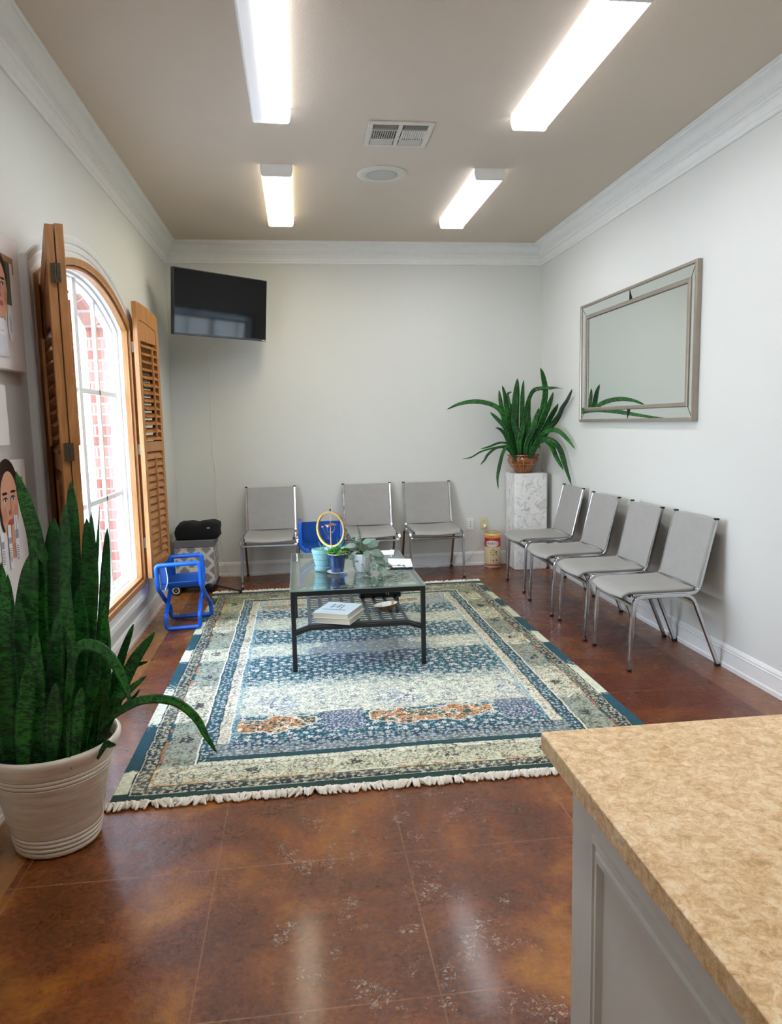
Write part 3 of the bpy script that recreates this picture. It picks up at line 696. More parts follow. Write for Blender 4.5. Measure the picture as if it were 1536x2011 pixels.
# slatted shelf carried by two bars that rise from the legs
sh = MB(); zs = lz(.262)
for sy in (-1, 1):
    yy = sy*(HY-.05)
    sh.loft([[(x, yy+d*.012, z+h) for d, h in ((-1, -.011), (1, -.011), (1, .011), (-1, .011))] for x, z in ((-HX+.02, zs-.028), (-HX+.105, zs), (HX-.105, zs), (HX-.02, zs-.028))], True)
for i in range(9):
    x = -HX+.105+(2*HX-.21)*i/8; sh.box(x-.011, x+.011, -HY+.05, HY-.05, zs+.008, zs+.011)
for i in range(23):
    y = -HY+.085+(2*HY-.17)*i/22; sh.box(-HX+.10, HX-.10, y-.006, y+.006, zs+.004, zs+.007)
sh.build('lattice_shelf', M['grey_slat'], tb, smooth=False)
for sy in (-1, 1):
    m = MB(); yy = sy*(HY-.012)
    m.loft([[(x, yy-sy*.0+d*.011, z+h) for d, h in ((-1, -.010), (1, -.010), (1, .010), (-1, .010))] for x, z in ((-HX+.022, zs-.030), (-HX+.105, zs-.002), (HX-.105, zs-.002), (HX-.022, zs-.030))], True)
    m.build('shelf_rail', M['black_metal'], tb, smooth=False)
bx('shelf_border', M['black_metal'], -HX+.098, HX-.098, -HY+.022, -HY+.05, zs+.002, zs+.010, tb)
# ------------------------------------------------------------------ television
W_, Ht = .905, .512; tvr = Matrix.Translation((-.594, 6.306, 2.400)) @ Matrix.Rotation(R(40.1), 4, 'Z') @ Matrix.Rotation(R(5.5), 4, 'X')
tv = empty('television'); tv.matrix_world = tvr; tag(tv, 'black flat screen television angled across the corner above the chairs', 'television')
t = NT('dark_screen'); v = t.obj(); t.set(col=(.0035, .0035, .004), rough=.06, spec=.22); M['screen'] = t.m
bx('casing', M['black_plastic'], -W_/2, W_/2, -.012, .030, -Ht/2, Ht/2, tv, .003)
bx('screen', M['screen'], -W_/2+.007, W_/2-.007, -.0135, -.0118, -Ht/2+.016, Ht/2-.007, tv)
m = MB(); m.box(W_/2-.045, W_/2-.012, -.0138, -.0122, -Ht/2+.005, -Ht/2+.011); m.build('logo', M['steel'], tv, smooth=False)
bx('rear_housing', M['black_plastic'], -.28, .28, .030, .062, -.20, .12, tv, .01)
m = MB(); iT = tvr.inverted()
m.tube([iT @ Vector(p) for p in [(-.56, 6.36, 2.40), (-.52, 6.66, 2.40), (-.60, 6.90, 2.40)]], .018, square=True); m.box(-.05, .05, -.01, .01, -.12, .12, iT @ Matrix.Translation((-.60, 6.915, 2.40))); m.build('wall_bracket', M['black_metal'], tv)
# ------------------------------------------------------------------ mirror
M['champagne'] = plain('champagne_frame', hexc('a2978a'), .34, .55, var=.06)
t = NT('silvered_glass'); t.set(col=(.80, .87, .86), metal=1.0, rough=.012); M['mirror'] = t.m
mr = empty('wall_mirror', (XR, 4.992, 1.858)); tag(mr, 'large mirror with champagne beaded frame on the right wall', 'mirror')
a, b = .888, .470
def rect_loft(prof, name, mat, par, ang=30):
    m = MB(); m.loft([[(x, yy, zz) for yy, zz in ((-a+d, -b+d), (a-d, -b+d), (a-d, b-d), (-a+d, b-d))] for d, x in prof], True); return m.build(name, mat, par, angle=ang)
rect_loft([(0, -.002), (0, -.030), (.004, -.036), (.018, -.036), (.024, -.030), (.024, -.026)], 'outer_frame', M['champagne'], mr)
rect_loft([(.024, -.027), (.092, -.016)], 'bevelled_border', M['mirror'], mr)
m = MB()
for z0, z1, s in ((b-.092, b-.024, 1), (-b+.024, -b+.092, -1)):
    for yy in (0,): m.box(-.0285, -.014, yy-.0018, yy+.0018, z0, z1)
for sy in (-1, 1):
    for sz in (-1, 1):
        m.tube([(-.0275, sy*(a-.024), sz*(b-.024)), (-.0165, sy*(a-.092), sz*(b-.092))], .0018, 6)
m.build('glass_seam', M['dark'], mr)
fi = rect_loft([(.088, -.014), (.088, -.022), (.094, -.027), (.108, -.027), (.114, -.020), (.116, -.012)], 'inner_frame', M['champagne'], mr)
m = MB(); d = .112; n = 150
for s in (-1, 1):
    for i in range(n):
        m.sphere((-.0235, -a+d+(2*a-2*d)*(i+.5)/n, s*(b-d)), .0048, 5, 4)
    for i in range(76): m.sphere((-.0235, s*(a-d), -b+d+(2*b-2*d)*(i+.5)/76), .0048, 5, 4)
m.build('beading', M['champagne'], fi, angle=80)
bx('mirror_glass', M['mirror'], -.0135, -.008, -a+.110, a-.110, -b+.110, b-.110, mr)
bx('backing', M['dark'], -.009, -.001, -a+.01, a-.01, -b+.01, b-.01, mr)
# ------------------------------------------------------------------ pedestal
t = NT('rough_white_plaster'); v = t.obj(); t.set(col=t.ramp(t.noise(v, 12, 4), [(.3, hexc('dcdcd6')), (.7, hexc('efeeea'))]), rough=.8)
pit = t.ramp(t.noise(v, 17, 6, .7, .8), [(.36, .0), (.46, 1.)]); t.bump(t.math('ADD', t.math('MULTIPLY', pit, .7), t.math('MULTIPLY', t.noise(v, 90, 4), .3)), .75, .010); M['plaster'] = t.m
m = MB(); n = 12; w2 = .158
pl = [(-w2, -w2+.02), (-w2+.05, -w2-.006), (w2-.01, -w2), (w2, -w2+.012), (w2, w2), (-w2, w2)]
m.loft([[(x*k, y*k, z) for x, y in pl] for z, k in ((0, .985), (.02, 1.0), (.45, .995), (.90, 1.0), (.915, .985))], True); m.f += [tuple(range(5, -1, -1)), tuple(range(24, 30))]; m.mi += [0, 0]
ped = m.build('pedestal', M['plaster'], None, bevel=.006, loc=(2.150, 6.742, 0)); ped.rotation_euler.z = R(0)
tag(ped, 'square white pitted plaster pedestal standing in the far right corner', 'pedestal')
# ------------------------------------------------------------------ snake plants
CORNER_LEAVES = [
 ([(2.046,6.710,1.022),(1.971,6.708,1.282),(1.906,6.707,1.470),(1.820,6.705,1.555),(1.659,6.703,1.594),(1.500,6.702,1.576),(1.370,6.700,1.524)], 0.043),
 ([(2.070,6.720,1.021),(2.036,6.710,1.280),(2.027,6.700,1.489),(2.035,6.690,1.674),(2.043,6.680,1.802)], 0.067),
 ([(2.075,6.660,1.024),(2.074,6.658,1.280),(2.078,6.655,1.487),(2.082,6.652,1.662),(2.092,6.650,1.782)], 0.043),
 ([(2.031,6.660,1.025),(1.975,6.650,1.241),(1.929,6.640,1.490),(1.905,6.630,1.643),(1.879,6.620,1.733)], 0.047),
 ([(2.042,6.750,1.020),(1.985,6.758,1.228),(1.933,6.765,1.429),(1.905,6.772,1.597),(1.894,6.780,1.701)], 0.043),
 ([(2.133,6.700,1.020),(2.212,6.650,1.277),(2.248,6.600,1.463),(2.267,6.550,1.655),(2.228,6.500,1.804),(2.184,6.450,1.880)], 0.052),
 ([(2.115,6.720,1.020),(2.106,6.675,1.300),(2.108,6.630,1.507),(2.146,6.585,1.658),(2.195,6.540,1.696),(2.306,6.495,1.697),(2.325,6.262,1.686)], 0.038),
 ([(2.143,6.680,1.021),(2.237,6.564,1.257),(2.323,6.448,1.399),(2.325,6.258,1.525),(2.325,6.126,1.599),(2.325,6.036,1.666)], 0.063),
 ([(2.140,6.720,1.019),(2.202,6.652,1.236),(2.254,6.585,1.421),(2.294,6.518,1.562),(2.306,6.450,1.660)], 0.061),
 ([(2.141,6.700,1.020),(2.200,6.612,1.205),(2.276,6.525,1.380),(2.318,6.438,1.499),(2.317,6.350,1.557)], 0.047),
 ([(2.124,6.620,1.025),(2.181,6.492,1.239),(2.241,6.364,1.316),(2.278,6.236,1.311),(2.312,6.108,1.244),(2.325,5.946,1.158)], 0.041),
 ([(2.125,6.600,1.026),(2.177,6.480,1.209),(2.240,6.360,1.226),(2.291,6.240,1.153),(2.298,6.120,1.012),(2.315,6.000,0.850)], 0.059),
 ([(2.131,6.640,1.024),(2.206,6.505,1.239),(2.254,6.370,1.190),(2.259,6.235,1.085),(2.281,6.100,0.970)], 0.051),
 ([(2.037,6.680,1.024),(1.963,6.648,1.210),(1.901,6.615,1.346),(1.818,6.582,1.430),(1.743,6.550,1.492)], 0.043),
 ([(2.023,6.660,1.025),(1.945,6.620,1.180),(1.890,6.580,1.285),(1.837,6.540,1.333),(1.779,6.500,1.350)], 0.028),
 ([(2.019,6.620,1.028),(1.932,6.578,1.182),(1.835,6.535,1.211),(1.719,6.492,1.179),(1.625,6.450,1.161)], 0.019),
 ([(2.012,6.600,1.029),(1.930,6.570,1.167),(1.837,6.540,1.175),(1.661,6.510,1.140),(1.549,6.480,1.088),(1.453,6.450,1.075)], 0.015),
 ([(2.006,6.580,1.030),(1.902,6.548,1.153),(1.798,6.516,1.167),(1.706,6.484,1.109),(1.666,6.452,1.061),(1.617,6.420,1.019)], 0.023),
 ([(1.987,6.540,1.033),(1.908,6.512,1.169),(1.852,6.484,1.136),(1.813,6.456,1.037),(1.779,6.428,0.908),(1.778,6.400,0.798)], 0.033),
 ([(2.137,6.740,1.018),(2.161,6.760,1.277),(2.183,6.780,1.445),(2.205,6.800,1.624)], 0.034),
 ([(2.112,6.660,1.023),(2.155,6.640,1.216),(2.185,6.620,1.361),(2.226,6.600,1.525)], 0.062),
 ([(2.055,6.620,1.027),(2.023,6.613,1.261),(1.994,6.607,1.365),(1.965,6.600,1.468)], 0.061),
 ([(2.107,6.720,1.020),(2.140,6.730,1.235),(2.165,6.740,1.340),(2.184,6.750,1.487)], 0.058),
 ([(2.085,6.600,1.027),(2.104,6.583,1.198),(2.141,6.567,1.280),(2.178,6.550,1.382)], 0.057),
 ([(2.046,6.680,1.024),(2.029,6.687,1.218),(2.020,6.693,1.302),(2.011,6.700,1.427)], 0.062),
 ([(2.122,6.640,1.024),(2.172,6.560,1.176),(2.240,6.480,1.279),(2.295,6.400,1.379)], 0.051),
 ([(2.051,6.620,1.027),(2.044,6.613,1.219),(2.069,6.607,1.322),(2.082,6.600,1.425)], 0.057),
 ([(2.134,6.600,1.026),(2.190,6.567,1.186),(2.200,6.533,1.177),(2.210,6.500,1.141)], 0.024),
 ([(2.037,6.760,1.020),(1.989,6.770,1.217),(2.003,6.780,1.343),(2.016,6.790,1.490),(2.014,6.800,1.575)], 0.049),
 ([(2.064,6.740,1.020),(2.017,6.755,1.364),(1.989,6.770,1.564),(1.980,6.785,1.658),(2.025,6.800,1.681)], 0.029),
]
BIG_LEAVES = [
 ([(-0.890,2.520,0.274),(-0.885,2.512,0.641),(-0.870,2.504,0.906),(-0.869,2.496,1.061),(-0.888,2.488,1.181),(-0.910,2.480,1.290)], 0.057),
 ([(-0.908,2.500,0.285),(-0.923,2.500,0.576),(-0.918,2.500,0.787),(-0.900,2.500,0.925),(-0.879,2.500,1.027)], 0.088),
 ([(-0.876,2.500,1.019),(-0.884,2.498,1.079),(-0.865,2.495,1.036),(-0.853,2.492,1.002),(-0.846,2.490,0.980)], 0.037),
 ([(-0.836,2.560,0.250),(-0.813,2.570,0.617),(-0.785,2.580,0.938),(-0.778,2.590,1.114),(-0.779,2.600,1.246)], 0.053),
 ([(-0.840,2.460,0.299),(-0.801,2.455,0.654),(-0.769,2.450,0.964),(-0.758,2.445,1.098),(-0.753,2.440,1.182)], 0.043),
 ([(-0.890,2.520,0.274),(-0.867,2.520,0.583),(-0.844,2.520,0.848),(-0.826,2.520,1.004),(-0.817,2.520,1.129)], 0.079),
 ([(-0.786,2.540,0.275),(-0.759,2.540,0.587),(-0.730,2.540,0.837),(-0.718,2.540,0.996),(-0.719,2.540,1.121)], 0.059),
 ([(-0.774,2.560,0.283),(-0.740,2.573,0.703),(-0.708,2.587,0.969),(-0.691,2.600,1.152)], 0.012),
 ([(-0.759,2.540,0.291),(-0.713,2.545,0.619),(-0.683,2.550,0.833),(-0.671,2.555,0.956),(-0.659,2.560,1.085)], 0.035),
 ([(-0.791,2.600,0.266),(-0.751,2.620,0.782),(-0.737,2.640,0.960),(-0.736,2.660,1.128)], 0.029),
 ([(-1.000,2.480,0.284),(-0.982,2.473,0.572),(-0.974,2.467,0.800),(-0.971,2.460,0.996)], 0.057),
 ([(-1.007,2.540,0.255),(-1.003,2.547,0.546),(-0.995,2.553,0.777),(-0.993,2.560,0.938)], 0.038),
 ([(-0.748,2.560,0.281),(-0.698,2.580,0.457),(-0.649,2.600,0.615),(-0.608,2.620,0.726)], 0.036),
 ([(-0.729,2.500,0.326),(-0.665,2.517,0.470),(-0.596,2.533,0.615),(-0.520,2.550,0.715)], 0.042),
 ([(-0.690,2.550,0.468),(-0.643,2.560,0.573),(-0.606,2.570,0.589),(-0.557,2.580,0.599)], 0.018),
 ([(-0.726,2.460,0.344),(-0.681,2.447,0.473),(-0.607,2.433,0.540),(-0.530,2.420,0.602)], 0.027),
 ([(-0.797,2.400,0.360),(-0.755,2.380,0.643),(-0.715,2.360,0.731),(-0.645,2.340,0.725),(-0.589,2.320,0.653),(-0.555,2.300,0.544)], 0.039),
 ([(-0.746,2.440,0.337),(-0.687,2.429,0.436),(-0.606,2.417,0.497),(-0.529,2.406,0.526),(-0.437,2.394,0.515),(-0.372,2.383,0.459),(-0.341,2.371,0.399),(-0.306,2.360,0.340)], 0.029),
 ([(-0.697,2.460,0.396),(-0.631,2.447,0.478),(-0.588,2.433,0.516),(-0.554,2.420,0.556)], 0.012),
 ([(-0.702,2.400,0.335),(-0.666,2.387,0.388),(-0.650,2.373,0.392),(-0.627,2.360,0.395)], 0.020),
 ([(-0.934,2.460,0.307),(-0.927,2.453,0.576),(-0.926,2.447,0.751),(-0.918,2.440,0.872)], 0.067),
 ([(-0.799,2.500,0.295),(-0.777,2.500,0.548),(-0.754,2.500,0.743),(-0.748,2.500,0.901)], 0.065),
 ([(-0.726,2.480,0.298),(-0.696,2.480,0.496),(-0.674,2.480,0.674),(-0.665,2.480,0.831)], 0.048),
 ([(-0.823,2.420,0.317),(-0.813,2.413,0.531),(-0.803,2.407,0.705),(-0.781,2.400,0.841)], 0.066),
 ([(-0.807,2.420,0.316),(-0.774,2.407,0.531),(-0.755,2.393,0.706),(-0.738,2.380,0.927)], 0.040),
 ([(-0.881,2.400,0.314),(-0.872,2.393,0.508),(-0.863,2.387,0.647),(-0.854,2.380,0.783)], 0.066),
 ([(-0.984,2.420,0.304),(-0.978,2.413,0.508),(-0.974,2.407,0.681),(-0.970,2.400,0.851)], 0.072),
 ([(-1.066,2.500,0.271),(-1.065,2.500,0.479),(-1.058,2.500,0.743),(-1.043,2.500,1.000)], 0.068),
 ([(-0.763,2.440,0.321),(-0.734,2.433,0.482),(-0.699,2.427,0.605),(-0.678,2.420,0.727)], 0.057),
 ([(-0.750,2.480,0.310),(-0.717,2.473,0.446),(-0.680,2.467,0.554),(-0.658,2.460,0.644)], 0.041),
 ([(-0.973,2.560,0.243),(-0.910,2.567,0.440),(-0.890,2.573,0.620),(-0.884,2.580,0.800)], 0.060),
 ([(-0.824,2.580,0.259),(-0.865,2.593,0.464),(-0.870,2.607,0.682),(-0.873,2.620,0.934)], 0.071),
 ([(-0.928,2.380,0.328),(-0.912,2.373,0.451),(-0.895,2.367,0.555),(-0.876,2.360,0.691)], 0.059),
 ([(-0.838,2.370,0.325),(-0.822,2.363,0.431),(-0.810,2.357,0.519),(-0.794,2.350,0.622)], 0.056),
 ([(-0.769,2.380,0.332),(-0.753,2.373,0.421),(-0.737,2.367,0.509),(-0.721,2.360,0.596)], 0.049),
 ([(-0.769,2.340,0.334),(-0.768,2.333,0.406),(-0.762,2.327,0.460),(-0.753,2.320,0.530)], 0.015),
 ([(-0.714,2.440,0.326),(-0.690,2.433,0.408),(-0.675,2.427,0.480),(-0.663,2.420,0.588)], 0.041),
]

def leaf_blade(m, uvs, pts, wd, rnd, n=20, turn=.7, lean=.35):
    C_ = spline(pts, n); L = 0; base = len(m.v); yaw = (rnd.random()-.5)*turn; prev = None
    N0 = Vector((math.sin(yaw), -math.cos(yaw), lean)); rows = []
    for i, p in enumerate(C_):
        t = i/n
        a, b = C_[max(i-1, 0)], C_[min(i+1, n)]; T = (b-a).normalized(); S = T.cross(N0); S = S.normalized() if S.length > .15 else (prev or T.orthogonal())
        if prev is not None:
            if S.dot(prev) < 0: S = -S
            S = (S*.75+prev*.25).normalized()
        prev = S; Nn = S.cross(T).normalized()
        if t < .55: k = .62+.38*math.sin(t/.55*PI/2)
        else: k = max(.0, math.cos((t-.55)/.45*PI/2))**.62
        w = wd*.5*k+.0006; L += (C_[i]-C_[i-1]).length if i else 0
        fold = .28*w*(1-.5*t); wav = math.sin(L*26+yaw*5)*.0022
        rows.append((p, S, Nn, w, fold, wav, L))
    for (p, S, Nn, w, fold, wav, L) in rows:
        for u in (-1, -.5, 0, .5, 1):
            m.v.append(tuple(p+S*(u*w)+Nn*(abs(u)*fold+wav*u))); uvs.append((u*.5+.5+yaw, L+yaw*3))
        for u in (.9, 0, -.9):
            th = .0026 if u == 0 else .0008
            m.v.append(tuple(p+S*(u*w)+Nn*(abs(u)*fold+wav*u-th))); uvs.append((u*.5+.5+yaw, L+yaw*3))
    for i in range(n):
        for j in range(8):
            a = base+i*8+j; b = base+i*8+(j+1) % 8; m.f.append((a, b, b+8, a+8)); m.mi.append(0)
def foliage(parent, leaves, mats, seed, name='foliage', pick=.5, turn=.7, lean=.35):
    rnd = random.Random(seed); inv = parent.matrix_basis.inverted()
    for part, mat in enumerate(mats):
        m = MB(); uvs = []
        r2 = random.Random(seed+5)
        for k, (pts, wd) in enumerate(leaves):
            ch = 0 if r2.random() < pick else 1
            if ch != part: continue
            leaf_blade(m, uvs, [inv @ Vector(p) for p in pts], wd, rnd, 20, turn, lean)
        me = bpy.data.meshes.new(name); me.from_pydata(m.v, [], m.f); me.update(); ul = me.uv_layers.new(name='UVMap')
        vi = np.empty(len(me.loops), np.int32); me.loops.foreach_get('vertex_index', vi); ul.data.foreach_set('uv', np.array(uvs, np.float32)[vi].ravel())
        me.polygons.foreach_set('use_smooth', [True]*len(me.polygons)); me.materials.append(mat)
        o = bpy.data.objects.new(name, me); COL.objects.link(o); o.parent = parent
# big pot in the foreground
bp = empty('potted_snake_plant', (-.882, 2.520, 0)); bp.matrix_basis = Matrix.Translation(bp.location)
tag(bp, 'tall snake plant in a big cream ribbed pot on the floor at lower left', 'potted plant')
t = NT('cream_glazed_clay'); v = t.obj((1, 1, 9)); f = t.noise(v, 6, 4, .6)
sp = t.n('ShaderNodeSeparateXYZ'); tc = t.n('ShaderNodeTexCoord'); t.l(tc.outputs['Object'], sp.inputs[0]); gr = None
for z_ in (.0265, .0430, .0597, .0757, .2685, .2847, .2997):
    g_ = t.math('LESS_THAN', t.math('ABSOLUTE', t.math('SUBTRACT', sp.outputs[2], z_)), .0012); gr = g_ if gr is None else t.math('MAXIMUM', gr, g_)
t.set(col=t.mix(t.math('MULTIPLY', gr, .75), t.ramp(f, [(.32, hexc('d6c8b0')), (.62, hexc('f0e8d8'))]), hexc('4a4034')), rough=.30, spec=.5, coat=.3); t.bump(t.noise(t.obj((.5, .5, 60)), 5, 3), .15, .003); M['cream_pot'] = t.m
prof = [(.0, .002), (.128, .002), (.138, .008), (.1405, .016), (.1415, .024), (.1395, .0265), (.1440, .030), (.1450, .040), (.1425, .043), (.1465, .047), (.1475, .056), (.1450, .0595), (.1490, .064), (.1500, .072), (.1480, .0755), (.150, .079),
        (.188, .262), (.1905, .2655), (.1885, .2685), (.1925, .273), (.1945, .281), (.1922, .2845), (.1962, .289), (.1975, .296), (.1955, .2995), (.1985, .303), (.2030, .315), (.2090, .327), (.2165, .340), (.2235, .352), (.2265, .362), (.2255, .371), (.2205, .376), (.2130, .375), (.2070, .366), (.2020, .350), (.196, .325)]
MB().lathe(prof, n=96, cap=False).build('pot', M['cream_pot'], bp, angle=60)
MB().lathe([(.199, .330), (.15, .337), (.07, .332), (.001, .336)], n=40, cap=False).build('soil', M['soil'], bp)
foliage(bp, BIG_LEAVES, (M['leaf'], M['leaf_dark']), 4, pick=.5)
# corner plant on the pedestal
cp = empty('potted_snake_plant', (2.112, 6.720, .918)); cp.matrix_basis = Matrix.Translation(cp.location)
tag(cp, 'spreading snake plant in a glossy brown ceramic bowl on the white pedestal', 'potted plant')
t = NT('amber_glaze'); tc = t.n('ShaderNodeTexCoord'); sp = t.n('ShaderNodeSeparateXYZ'); t.l(tc.outputs['Object'], sp.inputs[0])
ang = t.math('ARCTAN2', sp.outputs[1], sp.outputs[0]); st = t.math('FRACT', t.math('MULTIPLY', ang, 22/(2*PI)))
line = t.math('LESS_THAN', t.math('ABSOLUTE', t.math('SUBTRACT', st, .5)), .10); zz = sp.outputs[2]
hz = t.math('LESS_THAN', t.math('ABSOLUTE', t.math('SUBTRACT', zz, .082)), .0035); low = t.math('LESS_THAN', zz, .135)
fac = t.math('MULTIPLY', t.math('MAXIMUM', t.math('MULTIPLY', line, t.math('MAXIMUM', t.math('LESS_THAN', zz, .082), t.math('GREATER_THAN', t.math('SINE', t.math('MULTIPLY', ang, 9)), .2))), hz), low)
t.set(col=t.mix(t.math('MULTIPLY', fac, .8), t.ramp(t.noise(tc.outputs['Object'], 14, 3), [(.3, hexc('6a3312')), (.7, hexc('96531f'))]), hexc('c08a58')), rough=.12, spec=.6, coat=.6); t.bump(fac, .5, .003); M['amber'] = t.m
prof = [(.0, .001), (.078, .001), (.082, .006), (.098, .035), (.132, .072), (.146, .100), (.150, .120), (.146, .138), (.138, .146), (.138, .152), (.150, .158), (.152, .166), (.148, .171), (.138, .168), (.132, .150)]
MB().lathe(prof, n=64, cap=False).build('pot', M['amber'], cp, angle=60)
MB().lathe([(.136, .148), (.08, .153), (.001, .150)], n=32, cap=False).build('soil', M['soil'], cp)
foliage(cp, CORNER_LEAVES, (M['leaf'], M['leaf_dark']), 9, pick=.6, turn=.5, lean=.12)
# ------------------------------------------------------------------ things on the coffee table
GT = TZ+.0006
def turq():
    r = empty('potted_seedling', (.126, 4.610, GT)); tag(r, 'turquoise ribbed pot with saucer behind and left of the cobalt blue pot', 'potted plant', 'small pots on the glass table')
    t = NT('turquoise_glaze'); tc = t.n('ShaderNodeTexCoord'); sp = t.n('ShaderNodeSeparateXYZ'); t.l(tc.outputs['Object'], sp.inputs[0])
    an = t.math('ARCTAN2', sp.outputs[1], sp.outputs[0]); wv = t.math('SINE', t.math('MULTIPLY', an, 64)); rw = t.math('LESS_THAN', t.math('FRACT', t.math('MULTIPLY', sp.outputs[2], 27)), .07)
    t.set(col=t.mix(rw, t.ramp(wv, [(.0, hexc('8fcdd0')), (.8, hexc('b7e4e4'))]), hexc('4f9aa0')), rough=.3); t.bump(t.math('SUBTRACT', wv, t.math('MULTIPLY', rw, 3)), .5, .003)
    MB().lathe([(0, .001), (.046, .001), (.052, .006), (.056, .026), (.053, .027), (.049, .010), (0, .008)], n=56, cap=False).build('saucer', t.m, r, angle=50)
    MB().lathe([(0, .010), (.042, .010), (.046, .020), (.055, .060), (.064, .100), (.071, .132), (.071, .139), (.066, .140), (.060, .122), (.056, .118)], n=56, cap=False).build('pot', t.m, r, angle=50)
    MB().lathe([(.060, .122), (.001, .124)], n=24, cap=False).build('soil', M['soil'], r)
    m = MB()
    for a in range(5):
        an = a*1.3; m.tube([(0, 0, .12), (.012*math.cos(an), .012*math.sin(an), .150), (.03*math.cos(an), .03*math.sin(an), .165+.01*a)], .0016, 5, radii=[.002, .0016, .0006])
    m.build('sprout', plain('sprout_green', hexc('6da35c'), .5), r)
turq()
M['bright_green'] = plain('bright_succulent', hexc('3f9a3a'), .4, var=.25, scale=40)
M['lime'] = plain('lime_succulent', hexc('86b04a'), .45, var=.2, scale=40)
M['saucer'] = plain('white_glaze', hexc('e6e9ee'), .2, var=.03)
def blade(m, p0, d, ln, wd, up=.4, n=6):
    p0, d = Vector(p0), Vector(d).normalized(); s = d.cross(Vector((0, 0, 1))); s = s.normalized() if s.length > .05 else Vector((1, 0, 0)); a = []; b = []
    for i in range(n+1):
        t = i/n; c = p0+d*ln*t+Vector((0, 0, up*ln*t*(1-t))); w = wd*(1-t)**.7*.5*(.6+.8*t*(1-t)*2); nn = s.cross(d).normalized()
        a.append([c-s*w+nn*w*.5, c+nn*-.0008*0, c+s*w+nn*w*.5, c-nn*.0018])
    m.loft(a, True)
def blue_pot():
    r = empty('potted_succulent', (.212, 4.505, GT)); tag(r, 'cobalt blue glazed pot of spiky green succulents on a white saucer', 'potted plant', 'small pots on the glass table')
    t = NT('cobalt_glaze'); v = t.obj(); t.set(col=t.ramp(t.noise(v, 12, 3), [(.3, hexc('0a2858')), (.7, hexc('103a7c'))]), rough=.12, coat=.5)
    MB().lathe([(0, .002), (.045, .002), (.060, .009), (.066, .013), (.062, .014), (.040, .008), (0, .006)], n=48, cap=False).build('saucer', M['saucer'], r)
    MB().lathe([(0, .009), (.036, .009), (.039, .013), (.0545, .112), (.056, .122), (.050, .122), (.047, .106)], n=48, cap=False).build('pot', t.m, r)
    MB().tube([(.0545*math.cos(a*PI/16), .0545*math.sin(a*PI/16), .1235) for a in range(32)], .0028, 6, closed=True).build('rim', M['saucer'], r)
    MB().lathe([(.051, .110), (.001, .113)], n=24, cap=False).build('soil', M['soil'], r)
    rnd = random.Random(2); m = MB(); m2 = MB()
    for cx, cy, h, k in ((-.018, .0, .055, 26), (.016, .012, .085, 22), (.0, -.02, .030, 18), (-.045, .01, .045, 14)):
        for i in range(k):
            a = rnd.random()*2*PI; e = .15+rnd.random()*1.3
            d = (math.cos(a)*math.cos(e), math.sin(a)*math.cos(e), math.sin(e)); blade(m, (cx, cy, .115+rnd.random()*.02), d, h*(.6+rnd.random()*.5), .0075)
    for i in range(40):
        a = rnd.random()*2*PI; rr = .02+rnd.random()*.045; c = (rr*math.cos(a), rr*math.sin(a)-.005, .118+rnd.random()*.022)
        for j in range(5):
            b_ = a+j*1.256; blade(m2, c, (math.cos(b_), math.sin(b_), .6), .014, .009)
    m.build('succulent', M['bright_green'], r, angle=70); m2.build('succulent', M['lime'], r, angle=70)
    m = MB()
    for i in range(7): m.sphere((.018+rnd.random()*.035, .015+rnd.random()*.03, .134+rnd.random()*.020), .009+rnd.random()*.004, 8, 6, (1, 1, .7))
    m.build('blossom', plain('white_blossom', hexc('f1efe4'), .6), r)
blue_pot()
t = NT('silver_green_leaf'); uv = t.n('ShaderNodeUVMap'); sp = t.n('ShaderNodeSeparateXYZ'); t.l(uv.outputs[0], sp.inputs[0])
ax = t.math('ABSOLUTE', t.math('SUBTRACT', sp.outputs[0], .5)); vein = t.math('SINE', t.math('MULTIPLY', t.math('ADD', ax, .05), 42)); 
t.set(col=t.mix(t.ramp(vein, [(.35, .0), (.65, .55)]), t.ramp(t.noise(t.obj(), 9, 2), [(.35, hexc('4f6a58')), (.65, hexc('8fa596'))]), hexc('2f4a3a')), rough=.35, spec=.55); M['silver_leaf'] = t.m
def round_leaf(m, uvs, c, d, nrm, ln, wd):
    c, d, nrm = Vector(c), Vector(d).normalized(), Vector(nrm).normalized(); s = d.cross(nrm).normalized(); nrm = s.cross(d).normalized(); base = len(m.v); n = 9
    for i in range(n+1):
        t = i/n; w = wd*.5*max(.02, math.sin(PI*min(1, t**.85))**.75)*(1 if t < .5 else 1-.25*(t-.5)*2); p = c+d*ln*t-nrm*(.22*ln*t*t)
        for j in range(7):
            u = j/3-1; m.v.append(tuple(p+s*w*u+nrm*(.16*w*abs(u)-.10*w*u*u*2))); uvs.append((u*.5+.5, t))
    for i in range(n):
        for j in range(6): a = base+i*7+j; m.f.append((a, a+1, a+8, a+7)); m.mi.append(0)
